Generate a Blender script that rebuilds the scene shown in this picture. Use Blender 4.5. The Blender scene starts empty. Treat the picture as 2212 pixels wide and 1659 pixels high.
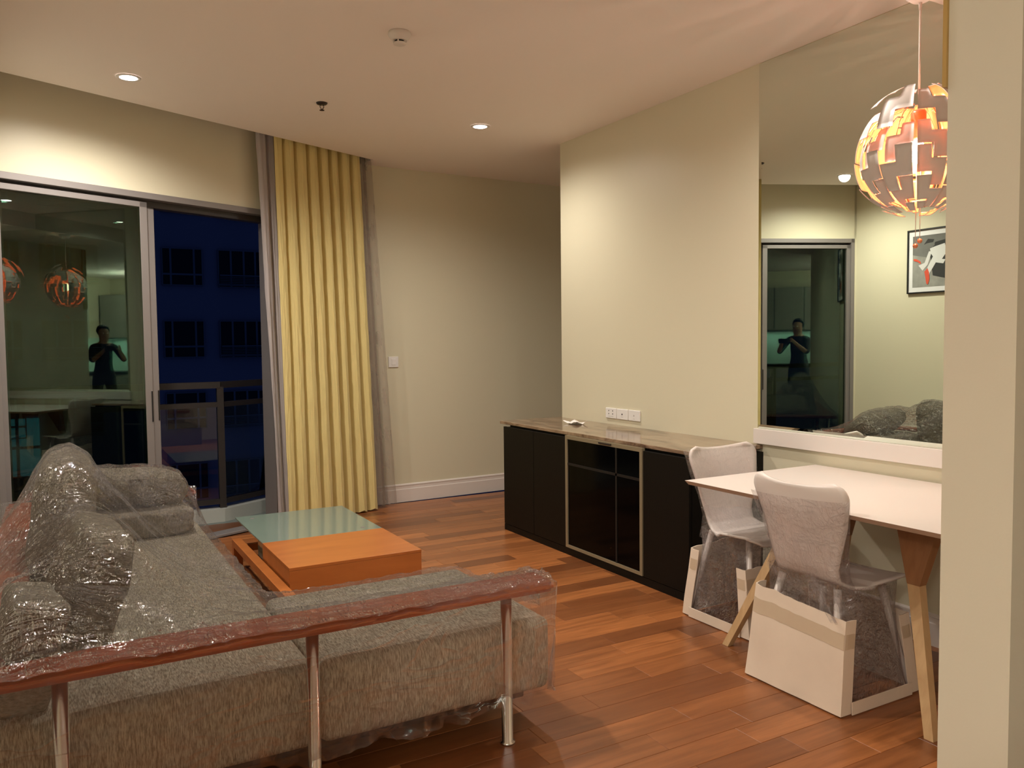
import bpy, bmesh, math, random
import numpy as np
from mathutils import Vector, Matrix, noise
from mathutils.bvhtree import BVHTree
random.seed(7)
PI = math.pi
SC = bpy.context.scene
COL = SC.collection

# ------------------------------------------------------------------ camera, world, light, exposure
YAW, PIT, ROL = math.radians(29.367), math.radians(2.904), math.radians(-0.629)
fw = Vector((math.sin(YAW)*math.cos(PIT), math.cos(YAW)*math.cos(PIT), -math.sin(PIT)))
rt = Vector((math.cos(YAW), -math.sin(YAW), 0)); up = rt.cross(fw)
r2 = rt*math.cos(ROL)+up*math.sin(ROL); u2 = up*math.cos(ROL)-rt*math.sin(ROL)
cd = bpy.data.cameras.new('camera'); cam = bpy.data.objects.new('camera', cd); COL.objects.link(cam)
m = Matrix((r2, u2, -fw)).transposed().to_4x4(); m.translation = Vector((0, 0, 1.35)); cam.matrix_world = m
cd.sensor_width = 36; cd.lens = 1749.85/2212*36; cd.clip_start = .02; cd.clip_end = 300
SC.camera = cam
SC.view_settings.view_transform = 'Standard'; SC.view_settings.look = 'None'
SC.view_settings.gamma = 1; SC.view_settings.use_curve_mapping = False
SC.view_settings.exposure = 0.55
SC.cycles.caustics_reflective = True; SC.cycles.blur_glossy = 1.0; SC.cycles.caustics_refractive = False
SC.cycles.max_bounces = 12; SC.cycles.diffuse_bounces = 6; SC.cycles.transparent_max_bounces = 24
SC.cycles.glossy_bounces = 6; SC.cycles.sample_clamp_indirect = 4.0
w = bpy.data.worlds.new('night_sky'); SC.world = w; w.use_nodes = True
w.node_tree.nodes['Background'].inputs[0].default_value = (.07, .12, .40, 1)
w.node_tree.nodes['Background'].inputs[1].default_value = .075

H = 2.825          # ceiling height
A = 3.327          # face of the right-hand wall
WARM = (1.0, .92, .82)
LAMPS = [(.40, 4.95), (2.57, 4.97), (2.55, 2.45), (.85, 3.02)]  # last one is added out of view to light the sofa seat
def lamp(name, kind, loc, power, color, rot=(0, 0, 0), **kw):
    l = bpy.data.lights.new(name, kind); l.energy = power; l.color = color
    for k, v in kw.items(): setattr(l, k, v)
    o = bpy.data.objects.new(name, l); o.location = loc; o.rotation_euler = rot; COL.objects.link(o); return o
for (x, y), pw_ in zip(LAMPS, (122, 78, 66, 125)):
    lamp('downlight_beam', 'SPOT', (x, y, H-.012), pw_, WARM, shadow_soft_size=.05, spot_size=math.radians(162), spot_blend=.85)
lamp('pendant_bulb_light', 'POINT', (2.86, 1.94, 2.05), 46, (1, .64, .46), shadow_soft_size=.035)
for x, y in [(-1.4, -.2)]:
    lamp('kitchen_fill_beam', 'SPOT', (x, y, 2.62), 100, (1, .90, .78), shadow_soft_size=.06, spot_size=math.radians(150), spot_blend=.8)  # unseen spot, placed so the partition end is lit and its near face dark
lamp('kitchen_fill', 'POINT', (-1.5, -.9, 2.25), 62, (1, .90, .80), shadow_soft_size=.12)  # added unseen fill to brighten the ceiling, no fixture here
lamp('under_cabinet_light', 'AREA', (-2.2, -1.5, 1.50), 7, (.86, 1, .92), shape='RECTANGLE', size=.06, size_y=1.2)
lamp('under_cabinet_light', 'AREA', (-.5, -2.05, 1.50), 9, (.86, 1, .92), shape='RECTANGLE', size=2.4, size_y=.06)

# ------------------------------------------------------------------ materials
def srgb(r, g, b):
    f = lambda c: (c/255/12.92) if c/255 <= .04045 else ((c/255+.055)/1.055)**2.4
    return (f(r), f(g), f(b), 1)
def newmat(name):
    mt = bpy.data.materials.new(name); mt.use_nodes = True
    nt = mt.node_tree; return mt, nt, nt.nodes, nt.links, nt.nodes['Principled BSDF']
def N(nodes, typ, **kw):
    n = nodes.new(typ)
    for k, v in kw.items():
        if k.startswith('i_'):
            key = k[2:]; key = int(key) if key.isdigit() else key.replace('_', ' ')
            n.inputs[key].default_value = v
        else: setattr(n, k, v)
    return n
def simple(name, col, rough=.5, metal=0, bump=0, bscale=60, var=0, vscale=4, coat=0, spec=.5):
    mt, nt, ns, lk, b = newmat(name)
    b.inputs['Base Color'].default_value = col; b.inputs['Roughness'].default_value = rough
    b.inputs['Metallic'].default_value = metal; b.inputs['Coat Weight'].default_value = coat
    b.inputs['Specular IOR Level'].default_value = spec
    tc = N(ns, 'ShaderNodeTexCoord')
    if bump:
        nz = N(ns, 'ShaderNodeTexNoise', i_Scale=bscale, i_Detail=5.0); bp = N(ns, 'ShaderNodeBump', i_Strength=bump, i_Distance=.01)
        lk.new(tc.outputs['Object'], nz.inputs['Vector']); lk.new(nz.outputs['Fac'], bp.inputs['Height']); lk.new(bp.outputs[0], b.inputs['Normal'])
    if var:
        nz = N(ns, 'ShaderNodeTexNoise', i_Scale=vscale, i_Detail=4.0); lk.new(tc.outputs['Object'], nz.inputs['Vector'])
        mx = N(ns, 'ShaderNodeMix', data_type='RGBA')
        mx.inputs[6].default_value = col; mx.inputs[7].default_value = (col[0]*(1-var), col[1]*(1-var), col[2]*(1-var), 1)
        lk.new(nz.outputs['Fac'], mx.inputs[0]); lk.new(mx.outputs[2], b.inputs['Base Color'])
    return mt
M = {}
M['wall'] = simple('olive_cream_wall_paint', (.68, .64, .485, 1), .42, bump=.03, bscale=160, spec=.45)
M['pillar'] = simple('cream_wall_paint', (.70, .645, .52, 1), .5, bump=.03, bscale=160)
M['ceiling'] = simple('white_ceiling_paint', (.92, .845, .80, 1), .75, bump=.02, bscale=120)
M['trim'] = simple('white_gloss_trim', (.76, .70, .66, 1), .35)
M['white'] = simple('white_plastic', (.80, .78, .76, 1), .35)
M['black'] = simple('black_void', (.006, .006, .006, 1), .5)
M['dark_lacquer'] = simple('dark_brown_veneer', (.006, .005, .0035, 1), .5, bump=.05, bscale=80, spec=.18)
M['alu'] = simple('grey_anodised_aluminium', (.25, .23, .225, 1), .45, metal=.3)
M['alu_dark'] = simple('dark_aluminium', (.06, .055, .055, 1), .45, metal=.3)
M['chrome'] = simple('brushed_chrome', (.75, .72, .68, 1), .2, metal=1, bump=.02, bscale=200)
M['beige_edge'] = simple('champagne_metal_edge', (.30, .25, .16, 1), .4, metal=.3)
M['brown_metal'] = simple('bronze_metal', (.06, .045, .04, 1), .4, metal=.7)
M['rail_metal'] = simple('dark_bronze_railing', (.03, .024, .022, 1), .5)
M['copper'] = simple('copper', (.80, .30, .16, 1), .35, metal=.6)
M['balcony'] = simple('grey_balcony_tile', (.25, .29, .27, 1), .6, var=.3, vscale=8)
M['kerb'] = simple('pale_kerb_paint', (.55, .57, .52, 1), .6)
M['facade'] = simple('night_facade_render', (.30, .33, .42, 1), .9, var=.15, vscale=.4)
M['facade_dark'] = simple('facade_frame', (.16, .22, .26, 1), .6)
M['facade_glass'] = simple('dark_window_glass', (.004, .006, .01, 1), .3)
M['white_wood'] = simple('white_painted_plywood', (.74, .67, .63, 1), .35, bump=.02, bscale=90)
M['ply_edge'] = simple('plywood_edge', (.42, .30, .22, 1), .6)
M['cable'] = simple('white_cable', (.75, .62, .55, 1), .5)
M['kitchen'] = simple('grey_kitchen_laminate', (.32, .32, .28, 1), .4)
M['splash'] = simple('mint_glass_splashback', (.50, .68, .60, 1), .15)
M['paper'] = simple('white_paper', (.85, .82, .80, 1), .8)
M['shirt'] = simple('dark_cotton', (.03, .03, .035, 1), .9, bump=.1)
M['skin'] = simple('skin', (.45, .25, .17, 1), .55)
M['hair'] = simple('black_hair', (.01, .008, .007, 1), .6)

def mat_emit(name, col, s):
    mt, nt, ns, lk, b = newmat(name); b.inputs['Emission Color'].default_value = col; b.inputs['Emission Strength'].default_value = s
    b.inputs['Base Color'].default_value = (0, 0, 0, 1); return mt
M['lamp_glow'] = mat_emit('downlight_lens', (1, .86, .80, 1), 30)
M['bulb'] = mat_emit('glowing_bulb', (1, .80, .55, 1), 60)
M['teal_lit'] = mat_emit('teal_lit_window', (.03, .30, .42, 1), .35)

def mat_wood(name, c1, c2, c3, rough=.3, axis=0, scale=1.0, rnd=True, bump=.02, coat=.0, stretch=14):
    mt, nt, ns, lk, b = newmat(name)
    tc = N(ns, 'ShaderNodeTexCoord'); oi = N(ns, 'ShaderNodeObjectInfo')
    ad = N(ns, 'ShaderNodeVectorMath', operation='MULTIPLY_ADD')
    sc = [stretch*scale]*3; sc[axis] = 1.1*scale
    ad.inputs[1].default_value = sc
    rm = N(ns, 'ShaderNodeMath', operation='MULTIPLY', i_1=57.0 if rnd else 0.0); lk.new(oi.outputs['Random'], rm.inputs[0])
    lk.new(tc.outputs['Object'], ad.inputs[0]); lk.new(rm.outputs[0], ad.inputs[2])
    n1 = N(ns, 'ShaderNodeTexNoise', i_Scale=2.2, i_Detail=7.0, i_Roughness=.6, i_Distortion=.5); lk.new(ad.outputs[0], n1.inputs['Vector'])
    rp = N(ns, 'ShaderNodeValToRGB'); e = rp.color_ramp.elements
    e[0].position = .30; e[0].color = c1; e[1].position = .72; e[1].color = c2
    lk.new(n1.outputs['Fac'], rp.inputs[0])
    mx = N(ns, 'ShaderNodeMix', data_type='RGBA'); mx.inputs[7].default_value = c3
    lk.new(rp.outputs[0], mx.inputs[6])
    if rnd:
        mr = N(ns, 'ShaderNodeMapRange', i_To_Max=.85); lk.new(oi.outputs['Random'], mr.inputs[0]); lk.new(mr.outputs[0], mx.inputs[0])
    else: mx.inputs[0].default_value = .15
    lk.new(mx.outputs[2], b.inputs['Base Color'])
    b.inputs['Roughness'].default_value = rough; b.inputs['Coat Weight'].default_value = coat; b.inputs['Coat Roughness'].default_value = .15
    bp = N(ns, 'ShaderNodeBump', i_Strength=bump*10, i_Distance=.001); lk.new(n1.outputs['Fac'], bp.inputs['Height']); lk.new(bp.outputs[0], b.inputs['Normal'])
    return mt
M['floor'] = mat_wood('merbau_floor_plank', (.25, .085, .024, 1), (.50, .185, .058, 1), (.115, .036, .012, 1), rough=.32)
M['table_wood'] = mat_wood('orange_cherry_veneer', (.40, .125, .030, 1), (.52, .175, .042, 1), (.30, .09, .02, 1), rough=.3, rnd=False, bump=.005, stretch=6)
M['rail_wood'] = mat_wood('red_brown_armrest_wood', (.30, .065, .024, 1), (.50, .12, .042, 1), (.22, .04, .016, 1), rough=.28, rnd=False)
M['oak'] = mat_wood('light_oak_leg', (.50, .32, .16, 1), (.62, .42, .22, 1), (.38, .22, .10, 1), rough=.45, axis=2, rnd=False)
M['brown_leg'] = mat_wood('brown_stained_leg', (.26, .115, .045, 1), (.36, .17, .07, 1), (.2, .08, .03, 1), rough=.45, axis=2, rnd=False)

def mat_fabric(name, c1, c2, sx, sy, sz, bump=.25, lo=.35, hi=.65):
    mt, nt, ns, lk, b = newmat(name); tc = N(ns, 'ShaderNodeTexCoord')
    mp = N(ns, 'ShaderNodeMapping'); mp.inputs['Scale'].default_value = (sx, sy, sz); lk.new(tc.outputs['Object'], mp.inputs[0])
    n1 = N(ns, 'ShaderNodeTexNoise', i_Scale=1.0, i_Detail=5.0, i_Roughness=.7); lk.new(mp.outputs[0], n1.inputs['Vector'])
    rp = N(ns, 'ShaderNodeValToRGB'); e = rp.color_ramp.elements; e[0].position = lo; e[0].color = c1; e[1].position = hi; e[1].color = c2
    lk.new(n1.outputs['Fac'], rp.inputs[0]); lk.new(rp.outputs[0], b.inputs['Base Color']); b.inputs['Roughness'].default_value = .95
    b.inputs['Specular IOR Level'].default_value = .15
    bp = N(ns, 'ShaderNodeBump', i_Strength=bump, i_Distance=.004); lk.new(n1.outputs['Fac'], bp.inputs['Height']); lk.new(bp.outputs[0], b.inputs['Normal'])
    return mt
M['linen'] = mat_fabric('grey_flecked_linen', (.21, .18, .135, 1), (.56, .51, .40, 1), 300, 45, 40, lo=.38, hi=.62)
M['cushion'] = mat_fabric('grey_brown_cushion_linen', (.18, .155, .118, 1), (.42, .375, .295, 1), 160, 160, 60)
M['cardboard'] = simple('pale_cardboard', (.84, .71, .58, 1), .85, bump=.12, bscale=14, var=.18, vscale=5)
M['tape'] = simple('brown_packing_tape', (.60, .48, .35, 1), .35)

def mat_marble():
    mt, nt, ns, lk, b = newmat('brown_marble'); tc = N(ns, 'ShaderNodeTexCoord')
    mp = N(ns, 'ShaderNodeMapping'); mp.inputs['Scale'].default_value = (9, 2.6, 9); mp.inputs['Rotation'].default_value = (0, 0, .5); lk.new(tc.outputs['Object'], mp.inputs[0])
    n1 = N(ns, 'ShaderNodeTexNoise', i_Scale=1.0, i_Detail=9.0, i_Roughness=.65, i_Distortion=1.2); lk.new(mp.outputs[0], n1.inputs['Vector'])
    rp = N(ns, 'ShaderNodeValToRGB'); e = rp.color_ramp.elements; e[0].position = .32; e[0].position = .36; e[0].color = (.07, .036, .02, 1); e[1].position = .60; e[1].color = (.33, .235, .155, 1)
    x = rp.color_ramp.elements.new(.46); x.color = (.20, .13, .083, 1)
    lk.new(n1.outputs['Fac'], rp.inputs[0]); lk.new(rp.outputs[0], b.inputs['Base Color']); b.inputs['Roughness'].default_value = .12
    return mt
M['marble'] = mat_marble()

def mat_glass(name, refl=1.5, tint=(.93, .97, .95, 1), gcol=(1, 1, 1, 1), base=.0):
    mt = bpy.data.materials.new(name); mt.use_nodes = True; nt = mt.node_tree; ns = nt.nodes; lk = nt.links
    ns.remove(ns['Principled BSDF']); out = ns['Material Output']
    t = N(ns, 'ShaderNodeBsdfTransparent'); t.inputs[0].default_value = tint
    g = N(ns, 'ShaderNodeBsdfGlossy'); g.inputs[0].default_value = gcol; g.inputs['Roughness'].default_value = .0
    fr = N(ns, 'ShaderNodeFresnel', i_IOR=refl); ad = N(ns, 'ShaderNodeMath', operation='ADD', i_1=base); lk.new(fr.outputs[0], ad.inputs[0])
    mx = N(ns, 'ShaderNodeMixShader'); lk.new(ad.outputs[0], mx.inputs[0]); lk.new(t.outputs[0], mx.inputs[1]); lk.new(g.outputs[0], mx.inputs[2])
    lk.new(mx.outputs[0], out.inputs[0]); return mt
M['door_glass'] = mat_glass('tinted_door_glass', 1.6, (.55, .66, .62, 1), (.80, .95, .82, 1), .02)
M['clear_glass'] = mat_glass('clear_glass', 1.45)
M['black_glass'] = simple('smoked_black_glass', (.0015, .0015, .0015, 1), .10, spec=.08)
M['mirror'] = simple('silvered_mirror', (.74, .80, .71, 1), .0, metal=1)

def mat_frost():
    mt, nt, ns, lk, b = newmat('frosted_green_glass')
    b.inputs['Base Color'].default_value = (.23, .30, .255, 1); b.inputs['Roughness'].default_value = .07
    b.inputs['Specular IOR Level'].default_value = 1.0; b.inputs['IOR'].default_value = 1.7
    t = N(ns, 'ShaderNodeBsdfTranslucent'); t.inputs[0].default_value = (.5, .6, .5, 1)
    mx = N(ns, 'ShaderNodeMixShader', i_0=.15); lk.new(b.outputs[0], mx.inputs[1]); lk.new(t.outputs[0], mx.inputs[2]); lk.new(mx.outputs[0], ns['Material Output'].inputs[0])
    return mt
M['frost'] = mat_frost()

def mat_film(name, haze=.10, hazecol=(.60, .54, .54, 1), bump=1.0, sc=1.0, tint=(.975, .97, .975, 1), rough=.085, wt=(1.0, .9, .42, .10), bd=.032, cap=.75):
    mt = bpy.data.materials.new(name); mt.use_nodes = True; nt = mt.node_tree; ns = nt.nodes; lk = nt.links
    ns.remove(ns['Principled BSDF']); out = ns['Material Output']
    tc = N(ns, 'ShaderNodeTexCoord')
    def ridge(rot, s, w, power, dist=.8, thr=None):
        mp = N(ns, 'ShaderNodeMapping'); mp.inputs['Rotation'].default_value = rot; mp.inputs['Scale'].default_value = [q*sc for q in s]
        lk.new(tc.outputs['Object'], mp.inputs[0])
        n = N(ns, 'ShaderNodeTexNoise', i_Scale=1.0, i_Detail=2.5, i_Roughness=.55, i_Distortion=dist); lk.new(mp.outputs[0], n.inputs['Vector'])
        a = N(ns, 'ShaderNodeMath', operation='SUBTRACT', i_1=.5); lk.new(n.outputs['Fac'], a.inputs[0])
        ab = N(ns, 'ShaderNodeMath', operation='ABSOLUTE'); lk.new(a.outputs[0], ab.inputs[0])
        ml = N(ns, 'ShaderNodeMath', operation='MULTIPLY_ADD', i_1=-4.0, i_2=1.0); ml.use_clamp = True; lk.new(ab.outputs[0], ml.inputs[0])
        pw = N(ns, 'ShaderNodeMath', operation='POWER', i_1=power); lk.new(ml.outputs[0], pw.inputs[0])
        o = N(ns, 'ShaderNodeMath', operation='MULTIPLY', i_1=w); lk.new(pw.outputs[0], o.inputs[0]); return o
    L = [ridge((.3, .4, .5), (6, 24, 14), wt[0], 5), ridge((.2, -.5, -.8), (26, 7, 16), wt[1], 5), ridge((.9, .2, .2), (60, 22, 36), wt[2], 4, .5), ridge((.1, .9, 1.1), (70, 80, 60), wt[3], 2, .2)]
    acc = L[0]
    for q in L[1:]:
        n2 = N(ns, 'ShaderNodeMath', operation='ADD'); lk.new(acc.outputs[0], n2.inputs[0]); lk.new(q.outputs[0], n2.inputs[1]); acc = n2
    bp = N(ns, 'ShaderNodeBump', i_Strength=bump, i_Distance=bd); lk.new(acc.outputs[0], bp.inputs['Height'])
    t = N(ns, 'ShaderNodeBsdfTransparent'); t.inputs[0].default_value = tint
    g = N(ns, 'ShaderNodeBsdfGlossy'); g.inputs[0].default_value = (.93, .95, 1, 1); g.inputs['Roughness'].default_value = rough; lk.new(bp.outputs[0], g.inputs['Normal'])
    fr = N(ns, 'ShaderNodeFresnel', i_IOR=1.45); lk.new(bp.outputs[0], fr.inputs['Normal'])
    fc = N(ns, 'ShaderNodeMath', operation='MULTIPLY_ADD', i_1=1.0, i_2=.03); fc.use_clamp = True; lk.new(fr.outputs[0], fc.inputs[0])
    mn = N(ns, 'ShaderNodeMath', operation='MINIMUM', i_1=cap); lk.new(fc.outputs[0], mn.inputs[0]); fc = mn
    m1 = N(ns, 'ShaderNodeMixShader'); lk.new(fc.outputs[0], m1.inputs[0]); lk.new(t.outputs[0], m1.inputs[1]); lk.new(g.outputs[0], m1.inputs[2])
    d = N(ns, 'ShaderNodeBsdfDiffuse'); d.inputs[0].default_value = hazecol; lk.new(bp.outputs[0], d.inputs['Normal'])
    nz = N(ns, 'ShaderNodeTexNoise', i_Scale=3.5, i_Detail=4.0, i_Distortion=1.0); lk.new(tc.outputs['Object'], nz.inputs['Vector'])
    mr = N(ns, 'ShaderNodeMapRange', i_From_Min=.45, i_From_Max=.75, i_To_Min=haze*.25, i_To_Max=haze*2.5); lk.new(nz.outputs['Fac'], mr.inputs[0])
    cr = N(ns, 'ShaderNodeMath', operation='MULTIPLY_ADD', i_1=haze*.8); lk.new(L[0].outputs[0], cr.inputs[0]); lk.new(mr.outputs[0], cr.inputs[2])
    m2 = N(ns, 'ShaderNodeMixShader'); lk.new(cr.outputs[0], m2.inputs[0]); lk.new(m1.outputs[0], m2.inputs[1]); lk.new(d.outputs[0], m2.inputs[2])
    lk.new(m2.outputs[0], out.inputs[0]); return mt
M['film'] = mat_film('clear_stretch_film', haze=.075)
M['film_side'] = mat_film('taut_stretch_film', haze=.05, wt=(.9, .12, .03, .0), bump=.6, bd=.005, sc=.5, cap=.35)
M['film_chair'] = mat_film('clear_chair_film', haze=.085, sc=1.2, bump=.8, bd=.010, cap=.30)
M['film_legs'] = mat_film('smoky_chair_leg_film', haze=.17, hazecol=(.42, .37, .36, 1), sc=1.2, bump=.8, bd=.012, cap=.5)
M['film_back'] = mat_film('clear_chair_back_film', haze=.03, hazecol=(.8, .74, .7, 1), sc=1.1, bump=.8, bd=.010, cap=.22)

def mat_curtain():
    mt, nt, ns, lk, b = newmat('yellow_crinkled_curtain'); tc = N(ns, 'ShaderNodeTexCoord')
    b.inputs['Base Color'].default_value = (.76, .63, .27, 1); b.inputs['Roughness'].default_value = .6
    b.inputs['Sheen Weight'].default_value = .2
    mp = N(ns, 'ShaderNodeMapping'); mp.inputs['Scale'].default_value = (10, 10, 3.2); lk.new(tc.outputs['UV'], mp.inputs[0])
    wv = N(ns, 'ShaderNodeTexWave', wave_type='BANDS', bands_direction='X', i_Scale=2.2, i_Distortion=5.0, i_Detail=1.5, i_Detail_Scale=1.0)
    lk.new(mp.outputs[0], wv.inputs['Vector'])
    pw = N(ns, 'ShaderNodeMath', operation='POWER', i_1=5.0); lk.new(wv.outputs['Fac'], pw.inputs[0])
    bp = N(ns, 'ShaderNodeBump', i_Strength=.25, i_Distance=.004); lk.new(pw.outputs[0], bp.inputs['Height']); lk.new(bp.outputs[0], b.inputs['Normal'])
    t = N(ns, 'ShaderNodeBsdfTranslucent'); t.inputs[0].default_value = (.6, .5, .2, 1)
    mx = N(ns, 'ShaderNodeMixShader', i_0=.12); lk.new(b.outputs[0], mx.inputs[1]); lk.new(t.outputs[0], mx.inputs[2]); lk.new(mx.outputs[0], ns['Material Output'].inputs[0])
    return mt
M['curtain'] = mat_curtain()
M['lining'] = simple('lilac_grey_lining', (.42, .38, .38, 1), .7)
def mat_sheer():
    mt, nt, ns, lk, b = newmat('grey_sheer_voile'); tc = N(ns, 'ShaderNodeTexCoord')
    b.inputs['Base Color'].default_value = (.32, .26, .21, 1); b.inputs['Roughness'].default_value = .8
    mp = N(ns, 'ShaderNodeMapping'); mp.inputs['Scale'].default_value = (5, 11, 1); lk.new(tc.outputs['UV'], mp.inputs[0])
    vo = N(ns, 'ShaderNodeTexVoronoi', i_Scale=1.0, i_Randomness=.35); lk.new(mp.outputs[0], vo.inputs['Vector'])
    nz = N(ns, 'ShaderNodeTexNoise', i_Scale=60.0); lk.new(tc.outputs['UV'], nz.inputs['Vector'])
    sm = N(ns, 'ShaderNodeMath', operation='MULTIPLY_ADD', i_1=.35, i_2=0.0); lk.new(nz.outputs['Fac'], sm.inputs[0]); lk.new(vo.outputs['Distance'], sm.inputs[2])
    mr = N(ns, 'ShaderNodeMapRange', i_From_Min=.36, i_From_Max=.46, i_To_Min=.72, i_To_Max=.50); lk.new(sm.outputs[0], mr.inputs[0])
    t = N(ns, 'ShaderNodeBsdfTransparent'); mx = N(ns, 'ShaderNodeMixShader')
    lk.new(mr.outputs[0], mx.inputs[0]); lk.new(t.outputs[0], mx.inputs[1]); lk.new(b.outputs[0], mx.inputs[2]); lk.new(mx.outputs[0], ns['Material Output'].inputs[0])
    return mt
M['sheer'] = mat_sheer()

# ------------------------------------------------------------------ helpers
def link(name, me, parent=None, **pr):
    o = bpy.data.objects.new(name, me); COL.objects.link(o)
    if parent is not None: o.parent = parent
    for k, v in pr.items(): o[k] = v
    return o
def from_bm(name, bm, mats, parent=None, smooth=False, origin=None, **pr):
    me = bpy.data.meshes.new(name); bmesh.ops.recalc_face_normals(bm, faces=bm.faces)
    if origin is not None: bmesh.ops.translate(bm, verts=bm.verts, vec=-Vector(origin))
    bm.to_mesh(me); bm.free()
    for mm in (mats if isinstance(mats, (list, tuple)) else [mats]): me.materials.append(mm)
    if smooth:
        for p in me.polygons: p.use_smooth = True
    o = link(name, me, parent, **pr)
    if origin is not None: o.location = origin
    return o
def bx(bm, x0, x1, y0, y1, z0, z1, bev=0, seg=2, mi=0, T=None):
    g = bmesh.ops.create_cube(bm, size=1)['verts']
    for v in g: v.co = Vector(((x0+x1)/2+v.co.x*(x1-x0), (y0+y1)/2+v.co.y*(y1-y0), (z0+z1)/2+v.co.z*(z1-z0)))
    fs = set(f for v in g for f in v.link_faces)
    if bev:
        es = set(e for v in g for e in v.link_edges)
        r = bmesh.ops.bevel(bm, geom=list(es), offset=bev, segments=seg, profile=.5, affect='EDGES')
        fs = set(r['faces']) | set(f for f in fs if f.is_valid)
        g = list(set(v for f in fs for v in f.verts))
    for f in fs:
        if f.is_valid: f.material_index = mi
    if T is not None:
        for v in g: v.co = T(v.co)
    return g
def box(name, x0, x1, y0, y1, z0, z1, mat, parent=None, bev=0, seg=2, smooth=False, T=None, origin=None, **pr):
    bm = bmesh.new(); bx(bm, x0, x1, y0, y1, z0, z1, bev, seg, T=T)
    return from_bm(name, bm, mat, parent, smooth, origin, **pr)
def tube(bm, p0, p1, r0, r1=None, n=16, cap=True, mi=0):
    p0 = Vector(p0); p1 = Vector(p1); r1 = r0 if r1 is None else r1
    q = (p1-p0).to_track_quat('Z', 'Y'); a = []; b = []
    for i in range(n):
        t = 2*PI*i/n; d = q @ Vector((math.cos(t), math.sin(t), 0)); a.append(bm.verts.new(p0+d*r0)); b.append(bm.verts.new(p1+d*r1))
    fs = [bm.faces.new((a[i], a[(i+1) % n], b[(i+1) % n], b[i])) for i in range(n)]
    for f in fs: f.smooth = True
    if cap: fs += [bm.faces.new(a[::-1]), bm.faces.new(b)]
    for f in fs: f.material_index = mi
def lathe(bm, c, prof, n=32, mi=0, cap=True):
    rings = []
    for r, z in prof:
        rings.append([bm.verts.new((c[0]+r*math.cos(2*PI*i/n), c[1]+r*math.sin(2*PI*i/n), c[2]+z)) for i in range(n)])
    fs = []
    for a, b in zip(rings, rings[1:]):
        for i in range(n):
            f = bm.faces.new((a[i], a[(i+1) % n], b[(i+1) % n], b[i])); f.smooth = True; fs.append(f)
    if cap: fs += [bm.faces.new(rings[0]), bm.faces.new(rings[-1][::-1])]
    for f in fs: f.material_index = mi
def prism(bm, pts, off, mi=0):
    """polygon pts (3D) extruded by vector off"""
    a = [bm.verts.new(Vector(p)) for p in pts]; b = [bm.verts.new(Vector(p)+Vector(off)) for p in pts]; n = len(pts)
    fs = [bm.faces.new(a), bm.faces.new(b[::-1])]+[bm.faces.new((a[i], b[i], b[(i+1) % n], a[(i+1) % n])) for i in range(n)]
    for f in fs: f.material_index = mi
def empty(name, loc, label=None, cat=None, group=None, rotz=0, kind=None):
    o = bpy.data.objects.new(name, None); COL.objects.link(o); o.location = loc; o.rotation_euler = (0, 0, rotz); o.empty_display_size = .1
    if label: o['label'] = label
    if cat: o['category'] = cat
    if group: o['group'] = group
    if kind: o['kind'] = kind
    return o
def tag(o, label, cat, group=None):
    o['label'] = label; o['category'] = cat
    if group: o['group'] = group
    return o
def copy_tree(o, parent=None):
    c = o.copy(); COL.objects.link(c); c.parent = parent
    for ch in list(o.children): copy_tree(ch, c)
    return c
def grid_mesh(name, nu, nv, fn, mats, parent=None, smooth=True, uv=True, solid=0, **pr):
    vs = [fn(i/(nu-1), j/(nv-1)) for j in range(nv) for i in range(nu)]
    fs = [(j*nu+i, j*nu+i+1, (j+1)*nu+i+1, (j+1)*nu+i) for j in range(nv-1) for i in range(nu-1)]
    me = bpy.data.meshes.new(name); me.from_pydata([tuple(v) for v in vs], [], fs); me.update()
    for mm in (mats if isinstance(mats, (list, tuple)) else [mats]): me.materials.append(mm)
    if uv:
        ul = me.uv_layers.new(name='UVMap')
        for p in me.polygons:
            for li, vi in zip(p.loop_indices, p.vertices): ul.data[li].uv = ((vi % nu)/(nu-1), (vi//nu)/(nv-1))
    for p in me.polygons: p.use_smooth = smooth
    o = link(name, me, parent, **pr)
    if solid: md = o.modifiers.new('thickness', 'SOLIDIFY'); md.thickness = solid; md.offset = 0
    return o

# window-wall frame: u along the wall, v outward, z up
WA = 0.4169; WD = 5.049; REC = 4.8045
tx, ty = math.cos(WA), math.sin(WA); nx, ny = -math.sin(WA), math.cos(WA)
def W(p): return Vector((tx*p[0]+nx*(WD+p[1]), ty*p[0]+ny*(WD+p[1]), p[2]))
def UX(x, v=0): return (x-nx*(WD+v))/tx     # u of the point with world x on the line v
# back-wall frame
BA = 0.0357; BD = 6.371
def B(p): return Vector((math.cos(BA)*p[0]-math.sin(BA)*(BD+p[1]), math.sin(BA)*p[0]+math.cos(BA)*(BD+p[1]), p[2]))

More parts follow.
